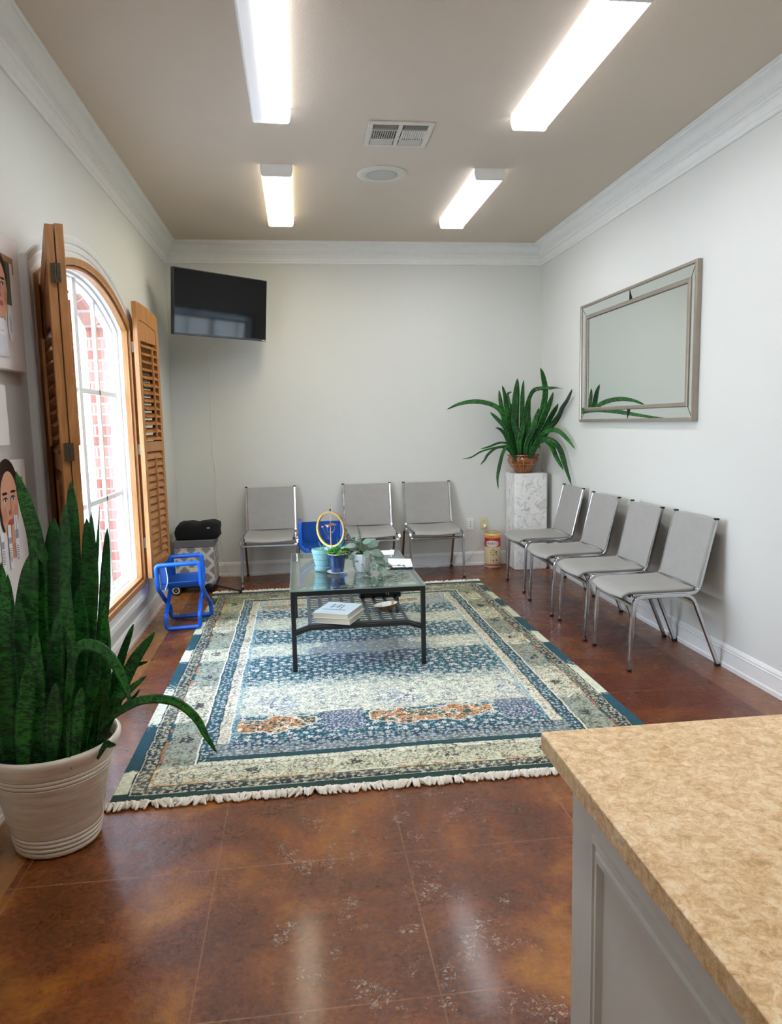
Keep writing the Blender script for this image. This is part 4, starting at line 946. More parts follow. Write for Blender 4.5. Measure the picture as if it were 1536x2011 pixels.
def white_pot():
    r = empty('potted_trailing_plant', (.374, 4.530, GT)); tag(r, 'round white pot of silvery green trailing leaves on the glass table', 'potted plant', 'small pots on the glass table')
    r.matrix_basis = Matrix.Translation(r.location)
    t = NT('white_ribbed_glaze'); tc = t.n('ShaderNodeTexCoord'); wv = t.n('ShaderNodeTexWave'); t.l(tc.outputs['Object'], wv.inputs[0]); wv.inputs['Scale'].default_value = 12; wv.inputs['Distortion'].default_value = 6
    t.set(col=hexc('e7ebec'), rough=.3); t.bump(wv.outputs['Fac'], .4, .003)
    MB().lathe([(0, .001), (.044, .001), (.048, .006), (.062, .060), (.069, .100), (.070, .116), (.065, .117), (.060, .098)], n=48, cap=False).build('pot', t.m, r)
    MB().lathe([(.062, .100), (.001, .104)], n=24, cap=False).build('soil', M['soil'], r)
    rnd = random.Random(12); inv = r.matrix_basis.inverted(); m = MB(); uvs = []; st = MB()
    top = Vector((0, 0, .10))
    big = [((.335, 4.52, .655), (-1, -.2, .05), .075, .046), ((.372, 4.50, .672), (.9, -.3, .35), .080, .048), ((.405, 4.52, .650), (.8, -.2, .1), .070, .050), 
           ((.400, 4.45, .632), (-.1, -.6, -.6), .058, .050), ((.425, 4.48, .622), (1, -.4, -.35), .092, .062), ((.450, 4.49, .585), (.8, -.6, -.6), .080, .060), ((.480, 4.50, .560), (.6, -.5, -.8), .060, .050),
           ((.318, 4.47, .600), (-.9, -.5, -.2), .045, .032), ((.43, 4.46, .555), (.1, -.5, -1), .055, .036),
           ((.470, 4.47, .530), (.3, -.5, -.7), .048, .036), ((.515, 4.50, .525), (.9, -.3, -.2), .050, .036), ((.365, 4.60, .66), (-.2, .5, .5), .06, .044), ((.43, 4.62, .65), (.6, .5, .4), .065, .046), ((.35, 4.60, .63), (-.8, .3, .2), .06, .044), ((.44, 4.56, .64), (.8, .1, .6), .06, .044)]
    for c, d, ln, wd in big:
        cl = inv @ Vector(c); nr = Vector((d[0]*-.2+rnd.random()*.2-.1, -.75, .75)); round_leaf(m, uvs, cl, d, nr, ln, wd)
        st.tube(spline([top+Vector((rnd.random()*.04-.02, rnd.random()*.04-.02, 0)), (top+cl)/2+Vector((0, 0, .02)), cl], 6), .0017, 5)
    # runners over the glass
    vines = [[(.44, 4.52, .60), (.50, 4.46, .52), (.54, 4.42, .492), (.60, 4.44, .492), (.63, 4.45, .50)], [(.45, 4.50, .58), (.50, 4.40, .50), (.55, 4.33, .491), (.61, 4.36, .492)],
             [(.42, 4.48, .56), (.47, 4.36, .495), (.46, 4.25, .491), (.52, 4.20, .491), (.57, 4.22, .492)], [(.36, 4.50, .57), (.38, 4.42, .50), (.37, 4.36, .491), (.30, 4.20, .491)],
             [(.34, 4.50, .58), (.31, 4.44, .53), (.36, 4.36, .492), (.45, 4.30, .491)], [(.50, 4.50, .55), (.56, 4.50, .52), (.62, 4.50, .515), (.66, 4.47, .50)], [(.61, 4.44, .492), (.62, 4.34, .491), (.58, 4.24, .491)]]
    for vn in vines:
        pts = spline([inv @ Vector(p) for p in vn], 16); st.tube(pts, .0015, 5)
        for k in range(2, 17, 3):
            a = rnd.random()*2*PI; sz = .016+rnd.random()*.014
            round_leaf(m, uvs, pts[k], (math.cos(a), math.sin(a), .35), (0, -.4, 1), sz, sz*.75)
    # two upright flowering stems
    for pts in ([(.395, 4.62, .60), (.372, 4.62, .68), (.362, 4.60, .735), (.348, 4.60, .785)], [(.36, 4.60, .60), (.330, 4.60, .655), (.300, 4.60, .70), (.262, 4.60, .770)]):
        q = spline([inv @ Vector(p) for p in pts], 12); st.tube(q, .0016, 5, radii=[.002]*9+[.0015, .0012, .001, .0008])
        for k in range(4, 13):
            for s in (-1, 1): sz = .022-.0013*k; round_leaf(m, uvs, q[k], (s, -.3, .45), (0, -.6, .8), sz, sz*.7)
    me = bpy.data.meshes.new('foliage'); me.from_pydata(m.v, [], m.f); me.update(); ul = me.uv_layers.new(name='UVMap')
    vi = np.empty(len(me.loops), np.int32); me.loops.foreach_get('vertex_index', vi); ul.data.foreach_set('uv', np.array(uvs, np.float32)[vi].ravel())
    me.polygons.foreach_set('use_smooth', [True]*len(me.polygons)); me.materials.append(M['silver_leaf']); o = bpy.data.objects.new('foliage', me); COL.objects.link(o); o.parent = r
    sd = o.modifiers.new('thick', 'SOLIDIFY'); sd.thickness = .0012
    st.build('stems', plain('vine_stem', hexc('4d6a45'), .5), r)
    dk = MB()
    for i in range(34):
        a = rnd.random()*2*PI; rr = .03+rnd.random()*.05; c = Vector((-.055+rr*math.cos(a)*.8, .01+rr*math.sin(a)*.5, .07+rnd.random()*.07))
        blade(dk, c, (math.cos(a), math.sin(a)-.3, rnd.random()-.3), .035, .028)
    dk.build('foliage', plain('deep_green_leaves', hexc('1f5a2c'), .4, var=.3, scale=30), r, angle=70)
white_pot()
# swinging ring ornament
def ornament():
    r = empty('kinetic_ornament', (.190, 4.830, GT), R(-43)); tag(r, 'golden ring ornament with a red topped spindle standing behind the small pots', 'ornament')
    M['gold'] = plain('hammered_gold', hexc('a98a4e'), .38, .65, var=.25, scale=70); cz = .232; Rg = .122
    m = MB(); N = 64; m.loft([[(Rg*math.cos(2*PI*i/N)*k_, y_, cz+Rg*math.sin(2*PI*i/N)*k_) for k_, y_ in ((1.0, -.008), (1.0, .008), (.89, .006), (.89, -.006))] for i in range(N)], True, True)
    m.build('ring', M['gold'], r, angle=50)
    MB().lathe([(0, 0), (.055, 0), (.057, .006), (.030, .012), (.012, .030), (.009, .112), (0, .112)], n=32, cap=False).build('stand', M['gold'], r)
    MB().tube([(0, 0, .118), (0, 0, .255)], .0040, 8, radii=[.005, .0035]).build('spindle', plain('rose_beads', hexc('c9988c'), .4), r)
    MB().tube([(0, 0, .262), (0, 0, cz+Rg*.9)], .0011, 5).build('thread', M['white_plastic'], r)
    MB().lathe([(0, .252), (.018, .254), (.020, .262), (.006, .268), (0, .280)], n=20, cap=False).build('red_cap', plain('red_lacquer', hexc('a8323a'), .3), r)
    m = MB(); m.tube([(.038*math.cos(2*PI*i/28), .038*math.sin(2*PI*i/28), .262) for i in range(28)], .0020, 6, closed=True)
    for s in (-1, 1): m.tube(spline([(s*.038, 0, .262), (s*.030, 0, .225), (0, 0, .205)], 8), .0009, 5)
    m.tube(spline([(0, 0, .165), (-.035, 0, .185), (-.062, -.01, .242)], 10), .0010, 5); m.tube(spline([(0, 0, .165), (-.02, 0, .18), (-.05, .02, .245)], 10), .0010, 5); m.tube(spline([(0, 0, .168), (-.03, 0, .166), (-.05, 0, .172)], 6), .0010, 5)
    m.build('wire_arms', M['steel'], r)
    MB().sphere((-.062, -.01, .245), .0075, 12, 8, (1.2, 1, .8)).build('pink_bead', plain('pink_bead', hexc('e0938c'), .4), r)
    MB().sphere((-.036, .014, .248), .0085, 12, 8).build('white_bead', M['white_plastic'], r)
    MB().lathe([(0, .353), (.005, .354), (.006, .364), (.003, .372), (0, .372)], n=14, cap=False).build('black_bead', M['black_plastic'], r)
    m = MB(); m.tube([(0, 0, .372), (0, 0, .392)], .0018, 6)
    for i in range(6): a = i*PI/3; blade(m, (0, 0, .390), (math.cos(a), math.sin(a), .7), .016, .010)
    m.build('finial', plain('pale_gold', hexc('d8bf8a'), .4, .3), r)
ornament()
# papers
def sheet(name, pts, z, th, mat, label, cat):
    m = MB(); m.loft([[(x, y, z) for x, y in pts], [(x, y, z+th) for x, y in pts]], True); m.f += [(3, 2, 1, 0), (4, 5, 6, 7)]; m.mi += [0, 0]
    return tag(m.build(name, mat, None, smooth=False, bevel=.0008, seg=1), label, cat)
M['paper'] = plain('white_paper', hexc('eceef2'), .7, var=.02)
b_ = sheet('brochure', [(.540, 4.560), (.700, 4.548), (.728, 4.820), (.577, 4.870)], GT, .0075, plain('dark_cover', hexc('3a3d48'), .5), 'white topped brochure at the right edge of the glass table', 'brochure')
sheet('page', [(.540, 4.560), (.699, 4.549), (.727, 4.819), (.577, 4.869)], GT+.0076, .0022, M['paper'], None, None).parent = b_
b_ = sheet('brochure', [(.522, 5.055), (.638, 5.035), (.668, 5.225), (.516, 5.215)], GT, .004, M['paper'], 'white leaflet lying at the back right corner of the glass table', 'brochure')
# shelf: two paperbacks, shell bowl, black case
zs_ = .2755
def book(z, th, off, label):
    r = empty('paperback_book', (.200+off, 4.205, z), R(-24)); tag(r, label, 'book', 'paperbacks on the table shelf')
    w, h = .108, .130
    bx('pages', M['pages'], -w+.002, w-.002, -h+.002, h-.002, .002, th-.002, r, .001)
    m = MB(); m.box(-w, w, -h, h, th-.0025, th); m.box(-w, w, -h, h, 0, .0025); m.box(-w-.001, -w+.002, -h, h, 0, th); m.build('cover', M['cover'], r, bevel=.0008, seg=1)
    return r
t = NT('page_block'); v = t.obj((1, 1, 700)); t.set(col=t.ramp(t.noise(v, 1, 1), [(.3, hexc('cbbf9f')), (.7, hexc('e6dcc2'))]), rough=.85); M['pages'] = t.m
M['cover'] = plain('pale_blue_cover', hexc('d9e2ec'), .35, var=.03)
book(zs_, .032, .006, 'lower of the two thick paperbacks on the slatted shelf')
top = book(zs_+.0325, .030, -.004, 'upper of the two thick paperbacks, cover with dark line drawing')
m = MB()
for a, b, c, d in ((-.06, .02, .02, .025), (-.06, .02, .06, .065), (-.05, -.045, .0, .085), (-.01, -.005, .0, .085), (.015, .02, -.02, .065), (-.08, .06, -.045, -.038)): m.box(a, b, c, d, .0300, .0305)
m.build('cover_print', plain('dark_print', hexc('2d3040'), .5), top, smooth=False)
sb = empty('shell_bowl', (.492, 4.330, zs_)); tag(sb, 'small brown woven shell bowl with pearly lining beside the paperbacks', 'bowl')
t = NT('brown_shell'); v = t.obj(); vo = t.n('ShaderNodeTexVoronoi'); vo.inputs['Scale'].default_value = 90; t.l(v, vo.inputs[0]); t.set(col=t.ramp(vo.outputs['Distance'], [(.1, hexc('3a2213')), (.6, hexc('a3764b'))]), rough=.5); t.bump(vo.outputs['Distance'], .7, .004)
m = MB(); N = 36; loops = []
for r_, z in ((.0, .001), (.030, .002), (.052, .018), (.066, .040)): loops.append([(r_*1.15*math.cos(2*PI*i/N), r_*.85*math.sin(2*PI*i/N), z+(.010*math.cos(2*PI*i/N) if z > .03 else 0)) for i in range(N)])
m.loft(loops, True); m.build('outer_shell', t.m, sb)
t = NT('pearl'); v = t.obj(); t.set(col=t.ramp(t.noise(v, 30, 4), [(.4, hexc('a88552')), (.55, hexc('e6e4dc'))]), rough=.25)
m = MB(); loops = []
for r_, z in ((.066, .0402), (.060, .036), (.044, .017), (.022, .009), (.0, .008)): loops.append([(r_*1.15*math.cos(2*PI*i/N), r_*.85*math.sin(2*PI*i/N), z+(.010*math.cos(2*PI*i/N) if z > .03 else 0)) for i in range(N)])
m.loft(loops, True); m.build('pearly_lining', t.m, sb)
bc = empty('black_case', (.492, 4.655, zs_)); tag(bc, 'shiny black case lying at the back of the slatted shelf', 'case')
M['black_gloss'] = plain('black_gloss', hexc('0b0b0d'), .15)
m = MB(); m.loft([[(x, .05*math.cos(a*PI/8), .034+.033*math.sin(a*PI/8)) for a in range(16)] for x in (-.130, .130)], True); m.f += [tuple(range(15, -1, -1)), tuple(range(16, 32))]; m.mi += [0, 0]
m.build('body', M['black_gloss'], bc, angle=50)
for s in (-1, 1): MB().lathe([(0, 0), (.030, 0), (.030, .008), (0, .010)], n=24, cap=False, T=Matrix.Translation((s*.130, 0, .034)) @ Matrix.Rotation(s*PI/2, 4, 'Y')).build('end_cap', M['grey_slat'], bc)
me = text_mesh('H', .030, .0006); o = bpy.data.objects.new('letter', me); COL.objects.link(o); me.materials.clear(); me.materials.append(M['steel']); o.parent = bc; o.location = (.045, -.0500, .036); o.rotation_euler = (R(90), 0, 0)
# ------------------------------------------------------------------ toddler folding chairs
M['blue_tube'] = plain('royal_blue_plastic', hexc('125fd0'), .25, var=.06); M['blue_sheet'] = plain('blue_sling', hexc('124f9e'), .42, var=.05)
def toddler_chair():
    r = empty('toddler_chair'); tr = .0155; H2 = .468; a = .148
    for s in (-1, 1):
        e = a if s < 0 else a-.033; y = s*.165
        pts = [(-e, y, H2), (e, y, H2), (e, y, .305), (e, 0, .195), (e, -y, .100), (e, -y, .0135), (-e, -y, .0135), (-e, -y, .100), (-e, 0, .195), (-e, y, .305)]
        # rounded closed loop
        P = [Vector(p) for p in pts]; out = []; n = len(P)
        for i in range(n):
            p, q, w = P[i], P[i-1], P[(i+1) % n]; rr = min(.026, (q-p).length*.45, (w-p).length*.45); s0, s1 = p+(q-p).normalized()*rr, p+(w-p).normalized()*rr
            for j in range(5): t = j/4; out.append(s0*(1-t)**2+p*2*t*(1-t)+s1*t*t)
        MB().tube(out, tr, 10, closed=True).build('leg_frame', M['blue_tube'], r, angle=60)
    # sling: back sheet and hanging seat
    m = MB(); rows = []
    for i in range(9):
        t = i/8; z = .455-t*.165; rows.append([(-.118-.012*(1-v_*v_)-.0*t, v_*.158, z) for v_ in [k/5-1 for k in range(11)]])
    m.loft(rows, False); rows = []
    for i in range(9):
        x = -.128+i/8*.255; rows.append([(x, v_*.160, .292+.020*v_**4+(.03*(abs(v_) > .99))) for v_ in [k/5-1 for k in range(11)]])
    m.loft(rows, False)
    for s in (-1, 1):
        rows = [[(-.128+k*.010*0+.09*k/6*(1-abs(2*(i/6)-1)**2*.0), s*.158, .455-i/6*.16) for k in range(4)] for i in range(7)]; m.loft(rows, False)
    o = m.build('sling', M['blue_sheet'], r, angle=50); sd = o.modifiers.new('thick', 'SOLIDIFY'); sd.thickness = .005
    for s in (-1, 1): MB().tube(spline([(-.083, s*.162, .455), (-.078, s*.162, .36), (-.10, s*.160, .292)], 8), .0032, 6).build('piping', M['white_plastic'], o)
    return r
tc1 = toddler_chair(); tc1.location = (-.842, 5.270, .0); tc1.location.z = .0062; tc1.rotation_euler = (0, R(-2.4), R(-1))
tag(tc1, 'blue toddler chair of plastic tube standing by the window at the rug corner', 'toddler chair', 'blue toddler chairs')
tc2 = copy_tree(tc1); tc2.location = (.166, 6.385, 0); tc2.rotation_euler = (0, 0, R(-90)); tc2.scale = (1.10, 1.10, 1.2)
tag(tc2, 'blue toddler chair behind the coffee table between two grey chairs', 'toddler chair', 'blue toddler chairs')
# ------------------------------------------------------------------ hand cart, box, bag
hc = empty('hand_cart', (-.925, 6.43, 0)); tag(hc, 'low folding cart with red rim and white ringed wheels carrying the patterned box', 'cart')
M['red'] = plain('red_metal', hexc('9a1f2b'), .35)
bx('platform', M['black_plastic'], -.165, .170, -.17, .19, .050, .060, hc, .003)
m = MB(); m.tube([(-.17, -.176, .058), (.175, -.176, .058), (.175, .19, .058), (-.17, .19, .058)], .007, 8, closed=True); m.build('rim', M['black_plastic'], hc)
MB().tube([(-.16, -.19, .155), (.04, -.19, .160)], .007, 8).build('red_bar', M['red'], hc)
for x, y in ((-.150, -.215), (.120, -.180), (-.150, .16), (.120, .16)):
    T = Matrix.Translation((x, y, .042)) @ Matrix.Rotation(PI/2, 4, 'X')
    w_ = MB().lathe([(0, -.010), (.036, -.010), (.042, -.006), (.042, .006), (.036, .010), (0, .010)], n=28, cap=False, T=T).build('wheel', M['black_plastic'], hc)
    if x > 0 and y < 0: continue
    MB().lathe([(.022, .0105), (.030, .0125), (.031, .0108)], n=28, cap=False, T=T).build('white_ring', M['white_plastic'], w_)
    MB().lathe([(0, .0115), (.008, .0115), (.009, .0100)], n=12, cap=False, T=T).build('hub', M['steel'], w_)
MB().tube([(.135, -.095, .052), (.398, -.305, .030)], .0075, 8).build('handle_rod', M['black_metal'], hc)
MB().tube([(.392, -.300, .012), (.392, -.300, .045)], .013, 10).build('rod_foot', M['black_plastic'], hc)
sbx = empty('storage_box', (-.925, 6.46, .0612)); tag(sbx, 'grey and white lattice patterned storage box with grey lid in the corner', 'storage box')
t = NT('lattice_print'); tc = t.n('ShaderNodeTexCoord'); sp = t.n('ShaderNodeSeparateXYZ'); t.l(tc.outputs['Object'], sp.inputs[0])
hx = t.math('ADD', sp.outputs[0], sp.outputs[1]); k = 1/.125
d1 = t.math('ABSOLUTE', t.math('SUBTRACT', t.math('FRACT', t.math('MULTIPLY', t.math('ADD', hx, sp.outputs[2]), k)), .5)); d2 = t.math('ABSOLUTE', t.math('SUBTRACT', t.math('FRACT', t.math('MULTIPLY', t.math('SUBTRACT', hx, sp.outputs[2]), k)), .5))
lat = t.math('MAXIMUM', t.math('LESS_THAN', d1, .16), t.math('LESS_THAN', d2, .16)); inn = t.math('MULTIPLY', t.math('GREATER_THAN', d1, .26), t.math('GREATER_THAN', d2, .26))
t.set(col=t.mix(lat, hexc('8e9096'), hexc('dedad2')), rough=.7); M['lattice'] = t.m
bx('box_body', M['lattice'], -.158, .165, -.165, .165, 0, .330, sbx, .003); bx('lid', plain('grey_felt_lid', hexc('6b6c70'), .7), -.164, .171, -.171, .171, .328, .392, sbx, .006)
bx('label_holder', M['white_plastic'], -.04, .05, -.168, -.1655, .10, .155, sbx, .001)
bg_ = empty('black_bag', (-.90, 6.445, .4545)); tag(bg_, 'soft black bag slumped on the grey lid of the patterned box', 'bag')
m = MB(); N = 40; loops = []
for z, k, dx in ((0, .92, 0), (.02, 1.0, 0), (.06, 1.0, .0), (.10, .99, .006), (.125, .93, .012), (.142, .74, .014), (.148, .40, .01), (.146, .05, .0)):
    L_ = []
    for i in range(N):
        a = 2*PI*i/N; ca, sa = math.cos(a), math.sin(a); e = .42
        x = .190*k*math.copysign(abs(ca)**e, ca)+dx; y = .150*k*math.copysign(abs(sa)**e, sa)
        zz_ = z-(.020*math.exp(-((x-.0)/.035)**2) if z > .09 else 0)+.004*math.sin(x*40+y*23)*(z > .02); L_.append((x*(1+.015*math.sin(z*60+a*3)), y, zz_))
    loops.append(L_)
m.loft(loops, True); m.f.append(tuple(range(N-1, -1, -1))); m.mi.append(0); m.build('bag_body', M['black_fabric'], bg_, angle=80)
bx('fabric_tag', M['white_plastic'], .095, .118, -.158, -.153, .098, .105, bg_)
# ------------------------------------------------------------------ toy canister
ty = empty('toy_canister', (1.832, 6.802, 0)); tag(ty, 'cylindrical toy canister with red and cream label on the floor by the pedestal', 'toy canister')
t = NT('canister_label'); tc = t.n('ShaderNodeTexCoord'); sp = t.n('ShaderNodeSeparateXYZ'); t.l(tc.outputs['Object'], sp.inputs[0]); Z_ = sp.outputs[2]
r_ = t.n('ShaderNodeValToRGB'); r_.color_ramp.interpolation = 'CONSTANT'
stops = [(0, 'e8c98f'), (.055, 'c1273a'), (.085, 'e9d3bb'), (.095, 'c1273a'), (.11, 'e6d6a8'), (.60, 'e9a08c'), (.615, 'b51f30'), (.86, 'e6a24a'), (.94, 'f0cf8f')]
while len(r_.color_ramp.elements) < len(stops): r_.color_ramp.elements.new(.5)
for e, (p, c) in zip(r_.color_ramp.elements, stops): e.position = p; e.color = (*hexc(c), 1)
t.l(t.math('DIVIDE', Z_, .338), r_.inputs[0]); t.set(col=r_.outputs[0], rough=.38); M['can'] = t.m
RC = .0765
MB().lathe([(0, .001), (RC-.003, .001), (RC, .004), (RC, .338), (RC-.002, .340), (RC-.002, .10)], n=64, cap=False).build('canister_wall', M['can'], ty, angle=50)
m = MB(); 
for z in (.342, .004): m.tube([(RC*math.cos(2*PI*i/48), RC*math.sin(2*PI*i/48), z) for i in range(48)], .0032, 6, closed=True)
m.build('metal_rim', M['steel'], ty)
def wrap(me, cx, cz, r, phi, name, mat, parent):
    """bend flat artwork (x,y) round the can, centred at angle phi"""
    for v_ in me.vertices:
        a = phi+(v_.co.x+cx)/r; rr = r+.0004+v_.co.z
        v_.co = Vector((rr*math.cos(a), rr*math.sin(a), v_.co.y+cz))
    me.materials.clear(); me.materials.append(mat); o = bpy.data.objects.new(name, me); COL.objects.link(o); o.parent = parent; return o
def flat(shapes):
    m = MB(); 
    for pts in shapes: m.add([(x, y, 0) for x, y in pts], [tuple(range(len(pts)))])
    me = bpy.data.meshes.new('art'); me.from_pydata(m.v, [], m.f); return me
def ell(cx, cy, a, b, n=30, strips=14):
    out = []
    for i in range(strips):
        x0, x1 = -a+2*a*i/strips, -a+2*a*(i+1)/strips; y0, y1 = b*math.sqrt(max(0, 1-(x0/a)**2)), b*math.sqrt(max(0, 1-(x1/a)**2))
        out.append([(cx+x0, cy-y0), (cx+x1, cy-y1), (cx+x1, cy+y1), (cx+x0, cy+y0)])
    return out
PH = math.atan2(0-6.802, 0-1.832)+.0
M['art_white'] = plain('label_white', hexc('efe6da'), .4); M['art_red'] = plain('label_red', hexc('b02536'), .4); M['art_purple'] = plain('label_purple', hexc('5b2f5e'), .4); M['art_dark'] = plain('label_dark', hexc('3a3226'), .4)
wrap(flat(ell(.000, 0, .074, .031)), -.004, .238, RC, PH, 'label_oval', M['art_white'], ty)
me = text_mesh('TINKERTOY', .031, .0002); wrap(me, -.010, .238, RC+.0006, PH, 'lettering', M['art_purple'], ty)
rnd = random.Random(5); sh_ = []
for i in range(8):
    a = i*2*PI/8; cx, cy = .022*math.cos(a)+.004, .028*math.sin(a); sh_.append([(cx-.004, cy-.004), (cx+.004, cy-.004), (cx+.004, cy+.004), (cx-.004, cy+.004)]); sh_.append([(.004, 0), (.006, .001), (cx+.001, cy), (cx, cy+.001)])
wrap(flat(sh_), .0, .155, RC, PH, 'label_picture', M['art_dark'], ty)
wrap(flat([[(-.06, 0), (.01, 0), (.01, .006), (-.06, .006)], [(-.06, .010), (-.02, .010), (-.02, .022), (-.06, .022)], [(.0, .010), (.012, .010), (.012, .024), (0, .024)]]), .0, .058, RC, PH, 'label_print', M['art_red'], ty)
wrap(flat([[(.032, -.06), (.042, -.06), (.042, -.045), (.032, -.045)], [(.032, .0), (.042, .0), (.042, .012), (.032, .012)], [(.030, .02), (.043, .02), (.043, .035), (.030, .035)]]), .0, .130, RC, PH, 'label_picture', M['art_dark'], ty)
wrap(flat(ell(-.01, 0, .026, .012)), .0, .306, RC, PH, 'label_burst', plain('label_ochre', hexc('c8913a'), .4), ty)
# ------------------------------------------------------------------ wall plates and the long cord
wp = empty('wall_plate', (1.6415, YB, .4085)); tag(wp, 'white wall plate with three round jacks above the baseboard', 'wall plate')
bx('plate', M['white_plastic'], -.036, .036, -.006, 0, -.0585, .0585, wp, .002)
for z in (-.023, 0, .023): MB().lathe([(0, .0), (.0042, .0), (.0042, .003), (0, .003)], n=14, cap=False, T=Matrix.Translation((0, -.006, z)) @ Matrix.Rotation(PI/2, 4, 'X')).build('jack', M['dark'], wp)
po_ = empty('power_outlet', (1.780, YB, .4135)); tag(po_, 'ivory double power outlet between the white wall plate and the pedestal', 'power outlet')
bx('plate', M['ivory'], -.036, .036, -.006, 0, -.0585, .0585, po_, .002)
for z in (-.022, .022):
    q = bx('receptacle', M['ivory'], -.017, .017, -.0085, -.005, z-.014, z+.014, po_, .003)
    m = MB(); m.box(-.008, -.0055, -.0092, -.0083, z-.002, z+.007); m.box(.0055, .008, -.0092, -.0083, z-.002, z+.007); m.box(-.002, .002, -.0092, -.0083, z-.010, z-.006); m.build('slot', M['dark'], q)
M['cord'] = plain('white_cord', hexc('d9d5c8'), .5)
cd_ = MB().tube(spline([(-.66, 6.50, 2.20), (-.74, 6.70, 2.12), (-.80, 6.905, 2.08), (-.792, 6.917, 1.77), (-.800, 6.917, 1.35), (-.795, 6.917, 1.12), (-.775, 6.917, .90), (-.787, 6.917, .74), (-.771, 6.915, .50), (-.752, 6.910, .307), (-.745, 6.902, .20), (-.715, 6.898, .07), (-.66, 6.885, .006), (-.40, 6.87, .006), (-.20, 6.885, .016), (-.03, 6.87, .006), (.10, 6.87, .03), (.25, 6.88, .006), (.55, 6.87, .006), (.80, 6.875, .05), (.95, 6.88, .006), (1.10, 6.87, .04), (1.25, 6.86, .006), (1.45, 6.89, .030), (1.56, 6.90, .035), (1.63, 6.903, .09), (1.71, 6.905, .18), (1.79, 6.905, .25), (1.825, 6.905, .31), (1.800, 6.893, .372)], 220), .0026, 6).build('long_cord', M['cord'])
tag(cd_, 'long thin white cord hanging from the television and trailing along the baseboard', 'cord')
MB().lathe([(0, 0), (.014, .0), (.016, .010), (.012, .026), (.005, .034), (0, .034)], n=16, cap=False, T=Matrix.Translation((1.784, 6.9185, .391)) @ Matrix.Rotation(R(115), 4, 'X')).build('plug', M['white_plastic'], cd_)
# ------------------------------------------------------------------ canvas prints on the window wall
M['canvas'] = plain('canvas_white', hexc('e6dfd9'), .6, var=.02)
def cm(n, h, **k):
    if n not in M: M[n] = plain(n, hexc(h), .5, var=.05, **k)
    return M[n]
SK, HR, WH_, GR, DK, TAN, LB, PK, GRN = (cm('print_skin', 'd9a183'), cm('print_hair', '2a1b16'), cm('print_white', 'eeecee'), cm('print_grey', '9a9aa6'), cm('print_dark', '2a2730'), cm('print_tan', 'a88560'), cm('print_blue', 'b9c8de'), cm('print_rose', 'b0545a'), cm('print_green', '55695d'))
def canvas(y0, y1, z0, z1, label):
    r = empty('canvas_print', (XL, (y0+y1)/2, (z0+z1)/2)); tag(r, label, 'canvas print', 'skincare canvas prints on the window wall')
    bx('canvas', M['canvas'], .001, .040, -(y1-y0)/2, (y1-y0)/2, -(z1-z0)/2, (z1-z0)/2, r, .004)
    lay = [0]; art = MB(); MT = []
    def put(name, mat, shapes):
        lay[0] += 1; x = .0402+lay[0]*.00025; m = MB(); oy, oz = (y0+y1)/2, (z0+z1)/2
        for k_, pts in enumerate(shapes): m.add([(x+k_*.000003, a-oy, b-oz) for a, b in pts], [tuple(range(len(pts)))])
        if mat not in MT: MT.append(mat)
        art.add(m.v, m.f, MT.index(mat)); art.uv = {1: 1}
    def done(): art.build('printed_portrait', None, r, smooth=False, mats=MT)
    return r, put, done
def q4(a, b, c, d): return [[(a, c), (b, c), (b, d), (a, d)]]
def face(put, cx, cz, s, hair_side=1):
    """a cropped portrait: head about .2*s wide"""
    e = lambda x, z, a, b: ell(cx+x*s, cz+z*s, a*s, b*s)
    put('hair', HR, e(-.008, .060, .108, .118)+e(-.07, .0, .035, .10)); put('neck', cm('print_neck', 'c98f72'), q4(cx-.045*s, cx+.045*s, cz-.21*s, cz-.05*s)); put('skin', SK, e(0, 0, .088, .130))
    put('eyelids', DK, e(-.038, .022, .022, .010)+e(.036, .024, .022, .010)); put('eyes', WH_, e(-.038, .019, .018, .007)+e(.036, .021, .018, .007)); put('iris', DK, e(-.037, .020, .008, .0075)+e(.037, .022, .008, .0075)); put('eyebrows', HR, e(-.042, .046, .026, .0055)+e(.040, .049, .026, .0055)); put('cheeks', cm('print_blush', 'cf8d72'), e(-.055, -.035, .022, .030)+e(.057, -.035, .020, .030))
    put('nose', cm('print_shade', 'b67a60'), e(.0, -.030, .015, .011)+q4(cx+.006*s, cx+.011*s, cz-.02*s, cz+.03*s)); put('mouth', PK, e(-.002, -.068, .028, .012))
r, put, done = canvas(2.60, 3.195, 1.652, 2.162, 'highest canvas print beside the window, woman portrait with white tubes')
put('print_border', TAN, q4(2.70, 3.142, 2.068, 2.092)+q4(3.128, 3.142, 2.03, 2.092)); put('backdrop', GRN, q4(2.70, 3.100, 1.905, 2.068))
face(put, 2.985, 1.955, .82); put('shoulder', cm('print_coat', 'dfe0e6'), q4(2.78, 3.02, 1.70, 1.838))
put('tubes', WH_, ell(3.062, 1.832, .028, .068)+q4(2.955, 3.000, 1.78, 1.845)); put('tube_print', GR, q4(3.056, 3.062, 1.80, 1.86)+q4(3.066, 3.070, 1.80, 1.85)+q4(2.962, 2.99, 1.795, 1.798)+q4(2.962, 2.99, 1.842, 1.845))
done()
r, put, done = canvas(2.72, 2.968, 1.362, 1.592, 'small plain white canvas hanging between the two portrait canvases')
r, put, done = canvas(2.60, 3.096, .74, 1.305, 'lowest canvas print behind the big snake plant, woman portrait with bottles')
put('print_border', TAN, q4(2.66, 3.060, 1.224, 1.238)); put('print_band', LB, q4(2.66, 3.05, 1.208, 1.224))
face(put, 2.908, 1.140, .98); put('skin', SK, q4(2.90, 2.96, .99, 1.06))
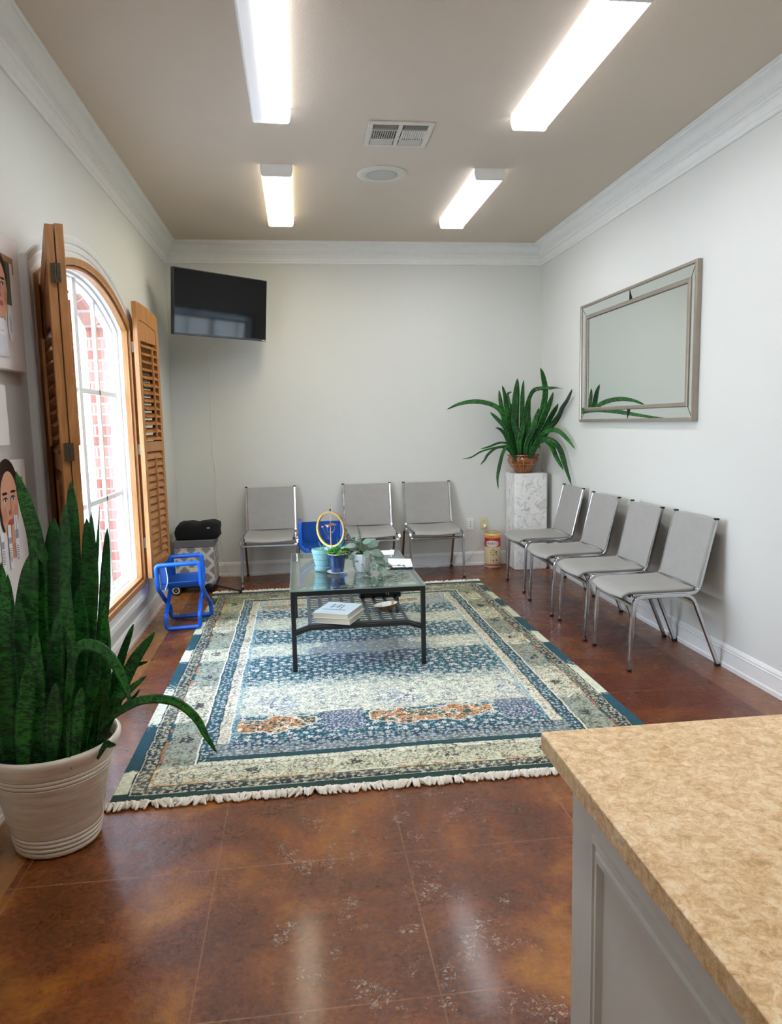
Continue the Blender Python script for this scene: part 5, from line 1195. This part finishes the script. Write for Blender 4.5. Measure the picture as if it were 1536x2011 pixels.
put('bottles', WH_, q4(2.93, 2.966, .93, 1.095)+q4(2.864, 2.894, .90, 1.066)+q4(2.795, 2.822, .90, 1.045)); put('bottle_band', GR, q4(2.932, 2.964, 1.005, 1.04)+q4(2.866, 2.892, .995, 1.018)+q4(2.797, 2.820, .985, 1.012)+q4(2.945, 2.951, 1.03, 1.09))
put('bottle_print', DK, [s for i in range(7) for yy in (2.936, 2.868, 2.799) for s in q4(yy, yy+.018+.004*(i % 2), .975-i*.008, .9775-i*.008)])
done()
# ------------------------------------------------------------------ light from outside and camera
w = bpy.data.worlds.new('overcast_sky'); bpy.context.scene.world = w; w.use_nodes = True; nt = w.node_tree
bg = nt.nodes['Background']; tc = nt.nodes.new('ShaderNodeTexCoord'); sp = nt.nodes.new('ShaderNodeSeparateXYZ'); rp = nt.nodes.new('ShaderNodeValToRGB')
nt.links.new(tc.outputs['Generated'], sp.inputs[0]); nt.links.new(sp.outputs[2], rp.inputs[0])
rp.color_ramp.elements[0].position = .0; rp.color_ramp.elements[0].color = (*hexc('e6eefc'), 1)
rp.color_ramp.elements[1].position = .8; rp.color_ramp.elements[1].color = (*hexc('bcd8ff'), 1)
nt.links.new(rp.outputs[0], bg.inputs[0]); bg.inputs[1].default_value = SKY
pl = bpy.data.lights.new('window_portal', 'AREA'); pl.shape = 'RECTANGLE'; pl.size = 1.75; pl.size_y = 2.0; pl.cycles.is_portal = True
po = bpy.data.objects.new('window_portal', pl); COL.objects.link(po); po.location = (XL-.25, WC, 1.33); po.rotation_euler = (0, R(-90), R(0))
po.rotation_euler = Vector((1, 0, 0)).to_track_quat('-Z', 'Z').to_euler()
cd = bpy.data.cameras.new('camera'); cam = bpy.data.objects.new('camera', cd); COL.objects.link(cam)
cd.sensor_fit = 'HORIZONTAL'; cd.sensor_width = 36; cd.lens = 1428.494/1536*36; cd.clip_start = .05; cd.clip_end = 100
Rv, Uv, Fv = Vector((.99186791, -.12561818, -.02044826)), Vector((.03561452, .11970192, .99217088)), Vector((.122187, .98483071, -.12320232))
Mx = Matrix((Rv, Uv, -Fv)).transposed().to_4x4(); Mx.translation = Vector((0, 0, 1.42358)); cam.matrix_world = Mx
sc = bpy.context.scene; sc.camera = cam
sc.view_settings.view_transform = 'Standard'; sc.view_settings.look = 'None'; sc.view_settings.gamma = 1; sc.view_settings.use_curve_mapping = False
sc.view_settings.exposure = EXPO
sc.cycles.max_bounces = 10; sc.cycles.diffuse_bounces = 6; sc.cycles.glossy_bounces = 6; sc.cycles.transmission_bounces = 8; sc.cycles.transparent_max_bounces = 12
sc.cycles.sample_clamp_indirect = 8; sc.cycles.caustics_reflective = False; sc.cycles.caustics_refractive = False
